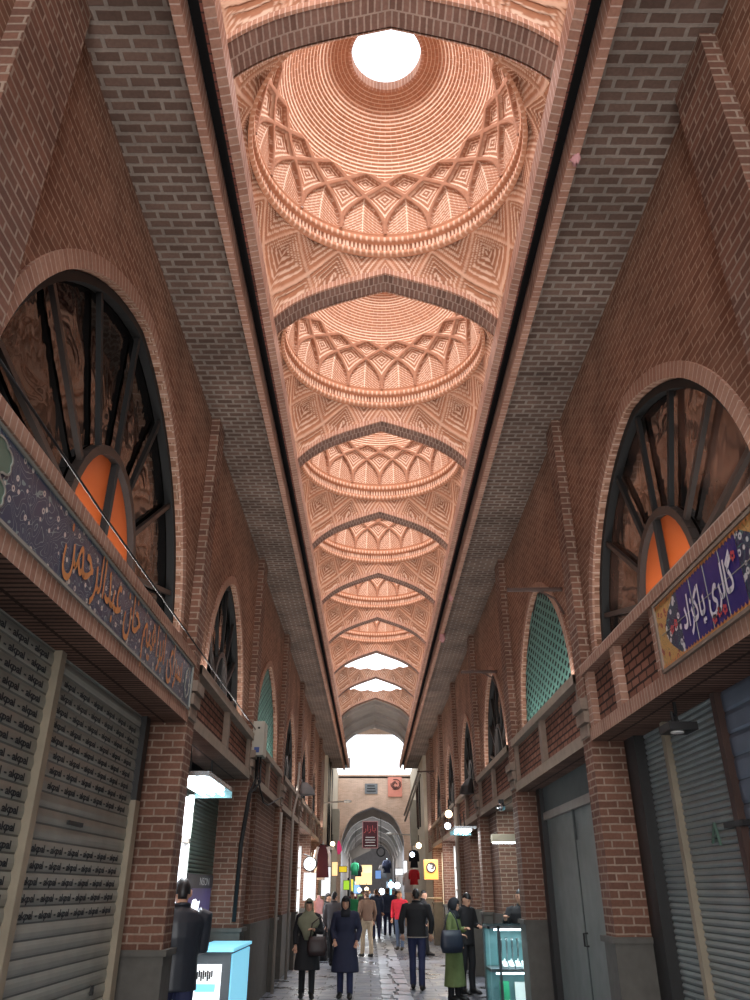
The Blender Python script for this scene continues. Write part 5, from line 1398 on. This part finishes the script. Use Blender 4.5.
# two women walking towards the camera
person('woman in an olive headscarf and dark knee-length coat walking towards the camera on the left', (-1.14, 15.9, 0), 4, 1.56, style='woman', coat_mat='black_cloth', hem=.47, coatlen='knee', trousers='black_trousers', scarf='olive_scarf', scarflong=True, stride=.07,
       larm=((.26, -.02, 1.10), (.10, -.21, 1.16)), rarm=((-.25, .02, 1.11), (-.24, -.05, .87)), head_tilt=6, width=1.08)
bag((-.96, 15.70, .66), 5, 'bag_brown', 'dark brown shoulder bag carried by the woman in the olive scarf', .36, .30, .14, [(-.10, -.02, .5), (.06, .03, .62), (.16, .0, .45)])
person('woman in a black scarf and long dark navy coat walking beside the woman in olive', (-.46, 15.9, 0), -3, 1.60, style='woman', coat_mat='navy', hem=.42, coatlen='knee', trousers='dark_jeans', scarf='black_scarf', stride=.06, head_tilt=10,
       larm=((.27, .02, 1.12), (.22, -.10, .92)), rarm=((-.26, .02, 1.12), (-.20, -.09, .94)), width=1.14)
# man walking away
person('man in a black jacket and dark jeans walking away down the middle of the arcade', (.90, 17.2, 0), 172, 1.73, coat_mat='black_cloth', hem=.86, trousers='dark_jeans', stride=.13, width=1.12, larm=((.30, .03, 1.12), (.28, -.05, .90)), rarm=((-.30, .03, 1.12), (-.27, -.03, .90)), head_turn=10, trim='pipe_grey', hair='hair_black')
# at the jewellery case
person('woman in a green coat and black headscarf looking into the jewellery case', (1.46, 15.5, 0), 62, 1.58, style='woman', coat_mat='green_coat', hem=.24, coatlen='long', trousers='black_trousers', scarf='black_scarf', stride=.03, head_tilt=18, head_turn=12,
       larm=((.24, -.04, 1.12), (.10, -.22, 1.17)), rarm=((-.24, -.02, 1.12), (-.10, -.20, 1.08)), width=1.0)
bag((1.40, 15.18, .74), 20, 'bag_navy', 'large dark blue shoulder bag on the arm of the woman in green', .42, .34, .17, [(-.08, .02, .52), (.02, .08, .66), (.12, .04, .5)])
person('man in black with bowed head standing behind the woman in green', (1.80, 16.5, 0), 40, 1.66, coat_mat='black_cloth', hem=.80, trousers='black_trousers', stride=.03, head_tilt=26, inner='shirt_blue', larm=((.26, -.03, 1.12), (.14, -.22, 1.12)))
person('shop seller half hidden by the second right pillar, hand over the jewellery case', (2.50, 14.30, 0), -20, 1.72, coat_mat='black_cloth', hem=.85, stride=.03, rarm=((-.26, -.12, 1.14), (-.20, -.40, 1.28)))
# people farther off
person('man in a brown sweater and beige trousers walking away left of centre', (-.12, 25.2, 0), 205, 1.70, coat_mat='brown_sweater', hem=.90, trousers='beige_trousers', stride=.10, vox=.018, face=False, hair='hair_brown')
person('person in a bright pink jacket and pale jeans walking towards the camera right of centre', (.93, 28.0, 0), -14, 1.68, coat_mat='pink_jacket', hem=.86, trousers='jeans', stride=.12, vox=.018, hair='hair_brown', larm=((.30, .02, 1.12), (.30, -.08, .90)))
FAR = [('man in a dark blue jacket walking away near the centre of the passage', (.70, 36.5, 0), 180, 1.78, 'blue_coat', 'dark_jeans', None),
       ('person in a brown coat walking away beside the man in the blue jacket', (1.12, 37.5, 0), 175, 1.68, 'brown_coat', 'black_trousers', None),
       ('brown-haired person half hidden behind the woman in navy', (-.95, 22.3, 0), 160, 1.66, 'grey_cloth', 'black_trousers', None),
       ('person in black at the clothes shop on the left behind the woman in navy', (-1.25, 24.6, 0), 90, 1.62, 'black_cloth', 'black_trousers', None),
       ('person in a green top in the distance left of the man in the brown sweater', (-.72, 33.5, 0), 10, 1.62, 'green_shirt', 'black_trousers', None),
       ('man in dark blue in the distance right of the man in the brown sweater', (.22, 34.0, 0), 180, 1.74, 'blue_coat', 'dark_jeans', None),
       ('person in a dark jacket standing by the gold shop behind the man in black', (1.55, 25.6, 0), 80, 1.70, 'black_cloth', 'black_trousers', None),
       ('distant walker in grey just before the far arch on the left', (-.35, 42.5, 0), 5, 1.68, 'grey_cloth', 'jeans', None),
       ('distant woman in a black scarf before the far arch', (.40, 43.0, 0), 0, 1.60, 'black_cloth', 'black_trousers', 'black_scarf'),
       ('distant walker in wine red under the far arch', (-1.0, 44.5, 0), 185, 1.66, 'wine', 'black_trousers', None),
       ('distant walker in navy under the far arch at the right', (1.2, 46.5, 0), 5, 1.72, 'navy', 'dark_jeans', None)]
FAR += [('distant walker in olive deep in the passage', (-.55, 52, 0), 180, 1.70, 'green_coat', 'jeans', None), ('distant walker in grey deep in the passage', (.25, 54, 0), 0, 1.72, 'grey_cloth', 'black_trousers', None), ('distant walker in brown deep in the passage', (.75, 57, 0), 180, 1.66, 'brown_coat', 'jeans', None), ('distant walker in pale shirt deep in the passage', (-.1, 60, 0), 0, 1.70, 'shirt_blue', 'black_trousers', None)]
for lab, loc, rot, H, cm, tr, sc in FAR:
    person(lab, loc, rot, H, coat_mat=cm, hem=.82, trousers=tr, scarf=sc, style='woman' if sc else 'man', stride=.11, vox=.024, face=abs(rot) < 60, hair=random.choice(['hair_black', 'hair_brown']))
tag(MB().loft([(0, -1.35, 24.0, .16, .25), (.2, -1.35, 24.0, .18, .28), (.36, -1.35, 24.0, .12, .2)], 14).build('goods_sack', 'black_cloth', smooth=True), 'black sack on the floor by the clothes shop behind the women', 'bag')
# ------------------------------------------------------------------ end yard and far passage
for sg in (-1, 1):
    mb = B(X(sg, XF[sg]), X(sg, XF[sg]+.8), YEND+.4, 46, 0, 7.6)
    o = mb.build('wall_%s.002' % SIDE[sg], 'beige_plaster'); struct(o)
fc = sroot('wall_back', (XC, 46, 0), 'plastered brick facade with a pointed passage arch at the end of the arcade')
mb = MB(); hw = 1.74; zsp, zap = 4.15, 5.88; n = 40
def fz(s): return zsp+(zap-zsp)*max(0, 1-.34*abs(s)-.66*abs(s)**5)
for q in range(n):
    s0, s1 = -1+2*q/n, -1+2*(q+1)/n
    mb.face([(.08+hw*s0, 46, fz(s0)), (.08+hw*s1, 46, fz(s1)), (.08+hw*s1, 46, 7.5), (.08+hw*s0, 46, 7.5)])
mb.box(-3.2, .08-hw, 46, 46.3, 0, 7.5); mb.box(.08+hw, 3.2, 46, 46.3, 0, 7.5); mb.box(-3.2, 3.2, 46, 46.5, 7.4, 7.6)
mb.build('facade', 'facade_brick', fc)
mb = MB()
for q in range(n):
    s0, s1 = -1+2*q/n, -1+2*(q+1)/n
    for (ya, yb, e0, e1) in ((45.94, 45.94, -.0, .26), (45.94, 46.4, 0, 0)):
        mb.face([(.08+hw*s0, ya, fz(s0)+e0), (.08+hw*s1, ya, fz(s1)+e0), (.08+hw*s1, yb, fz(s1)+e1), (.08+hw*s0, yb, fz(s0)+e1)])
mb.build('arch_moulding', 'facade_brick', fc)
ps = sroot('wall_back.001', (XC, 50, 0), 'dark vaulted passage beyond the far arch')
mb = MB()
for q in range(n):
    s0, s1 = -1+2*q/n, -1+2*(q+1)/n
    mb.face([(.08+hw*s0*1.1, 46.3, fz(s0)+.05), (.08+hw*s1*1.1, 46.3, fz(s1)+.05), (.08+hw*s1*1.1, 90, fz(s1)+.05), (.08+hw*s0*1.1, 90, fz(s0)+.05)])
for sg in (-1, 1): mb.box(.08+sg*hw*1.1, .08+sg*hw*1.25, 46.3, 90, 0, zsp+.1)
mb.box(-3, 3, 82, 82.2, 0, 7)
mb.build('passage_vault', 'dark_plaster', ps)
for j in range(6):
    yr = 48+j*5.; mb = MB(); i0, i1 = .80-.02*j, 0
    for q in range(n):
        s0, s1 = -1+2*q/n, -1+2*(q+1)/n
        for (ya, yb, e0, e1) in ((yr, yr, -.35, .1), (yr, yr+.5, -.35, -.35)):
            mb.face([(.08+hw*s0*1.02, ya, fz(s0)+e0), (.08+hw*s1*1.02, ya, fz(s1)+e0), (.08+hw*s1*1.02, yb, fz(s1)+e1), (.08+hw*s0*1.02, yb, fz(s0)+e1)])
    mb.build('passage_rib', 'grey_plaster', ps)

# ------------------------------------------------------------------ light
W = bpy.data.worlds.new('sky'); S.world = W; W.use_nodes = True
nt = W.node_tree; bg = nt.nodes['Background']; bg.inputs[0].default_value = (.86, .93, 1, 1); bg.inputs[1].default_value = 2.2
def area(name, loc, rot, sx, sy, power, col=(1, 1, 1)):
    l = bpy.data.lights.new(name, 'AREA'); l.shape = 'RECTANGLE'; l.size = sx; l.size_y = sy; l.energy = power; l.color = col
    o = bpy.data.objects.new(name, l); C.objects.link(o); o.location = loc; o.rotation_euler = rot; return o
for i in range(9):
    yc = Y_ARCH0+ARCH_T/2+BAY*(i-1)+BAY/2
    for sg in (-1, 1):
        # added, unseen fill lights above the beams, brightening the vault
        area('vault_fill', (XC+sg*(HB-.16), yc, ZSP+.03), (PI, sg*-.35, 0), .12, 2.4, 9 if i < 7 else 5, (1, .95, .9))
    if i < 7: area('skylight', (XC, yc, Z1R+1.2), (0, 0, 0), .7, .7, 66, (.95, .97, 1))
for sg in (-1, 1):
    for k in range(0, 7):
        y = 3.4+4.45*k
        # added, hidden fill lights along the parapets for upper walls and soffits
        area('parapet_fill', (X(sg, XF[sg]+.03), y+2.2, ZT[sg]+.02), (PI, -sg*.35, 0), .05, 3.4, 17, (1, .96, .92))
area('rear_fill', (.2, -5.5, 3.0), (PI/2, 0, 0), 4, 5, 420, (1, .97, .94))  # added fill behind the camera, standing in for daylight from that end
area('shop_lamp', (-1.95, 9.4, 2.7), (0, .5, 0), .3, 1.3, 60, (.92, .97, 1))
area('shop_lamp', (2.0, 14.4, 2.9), (0, -.4, 0), .4, 1.5, 40, (.85, .97, 1))
area('shop_lamp', (2.0, 17.9, 2.78), (0, -.3, 0), .3, .9, 40, (.9, .98, 1))
area('shop_lamp', (-1.7, 24, 2.9), (0, .4, 0), .4, 2, 60, (1, .98, .95)); area('shop_lamp', (-1.7, 28, 2.9), (0, .4, 0), .4, 2, 60, (1, .95, .88))
area('shop_lamp', (2.0, 24, 2.9), (0, -.4, 0), .4, 2, 50, (1, .98, .95)); area('shop_lamp', (2.0, 28.5, 2.9), (0, -.4, 0), .4, 2, 60, (1, .9, .75))
area('passage_fill', (.1, 52, 4.2), (0, 0, 0), 1, 4, 420, (.85, .93, 1)); area('passage_fill', (.1, 66, 4.2), (0, 0, 0), 1, 6, 420, (1, .95, .88))  # added downward fill for the dim passage, no fixtures modelled
area('passage_vault_fill', (.1, 51, 3.0), (PI, 0, 0), 1.5, 6, 90, (.9, .95, 1)); area('passage_vault_fill', (.1, 62, 3.0), (PI, 0, 0), 1.5, 8, 80, (.9, .95, 1)); area('passage_vault_fill', (.1, 75, 3.0), (PI, 0, 0), 1.5, 8, 60, (1, .95, .9))  # added upward fill to brighten the passage vault
area('passage_end_fill', (.1, 74, 3.4), (PI/2, 0, 0), 2, 2, 220, (.95, .97, 1)); area('passage_fill', (.1, 58, 4.4), (0, 0, 0), 1, 6, 300, (1, .97, .92))  # added fill for the end wall and the deeper passage
area('case_lamp', (2.2, 13.27, .59), (0, 0, 0), .6, .1, 4, (.85, 1, 1))
area('case_lamp', (2.2, 13.25, 1.14), (0, 0, 0), .6, .1, 12, (.85, 1, 1))
S.cycles.use_denoising = True
S.cycles.max_bounces = 8; S.cycles.diffuse_bounces = 4; S.cycles.glossy_bounces = 3; S.cycles.transparent_max_bounces = 8
S.cycles.sample_clamp_indirect = 6
S.view_settings.view_transform = 'Standard'; S.view_settings.look = 'None'; S.view_settings.exposure = .18

cam = bpy.data.cameras.new('camera'); co = bpy.data.objects.new('camera', cam); C.objects.link(co)
cam.sensor_fit = 'VERTICAL'; cam.sensor_height = 36; cam.lens = 36*.76; cam.clip_start = .05; cam.clip_end = 300
co.location = (0, 0, E_); co.rotation_euler = (PI/2+math.atan(390/760), 0, -.0047)
S.camera = co
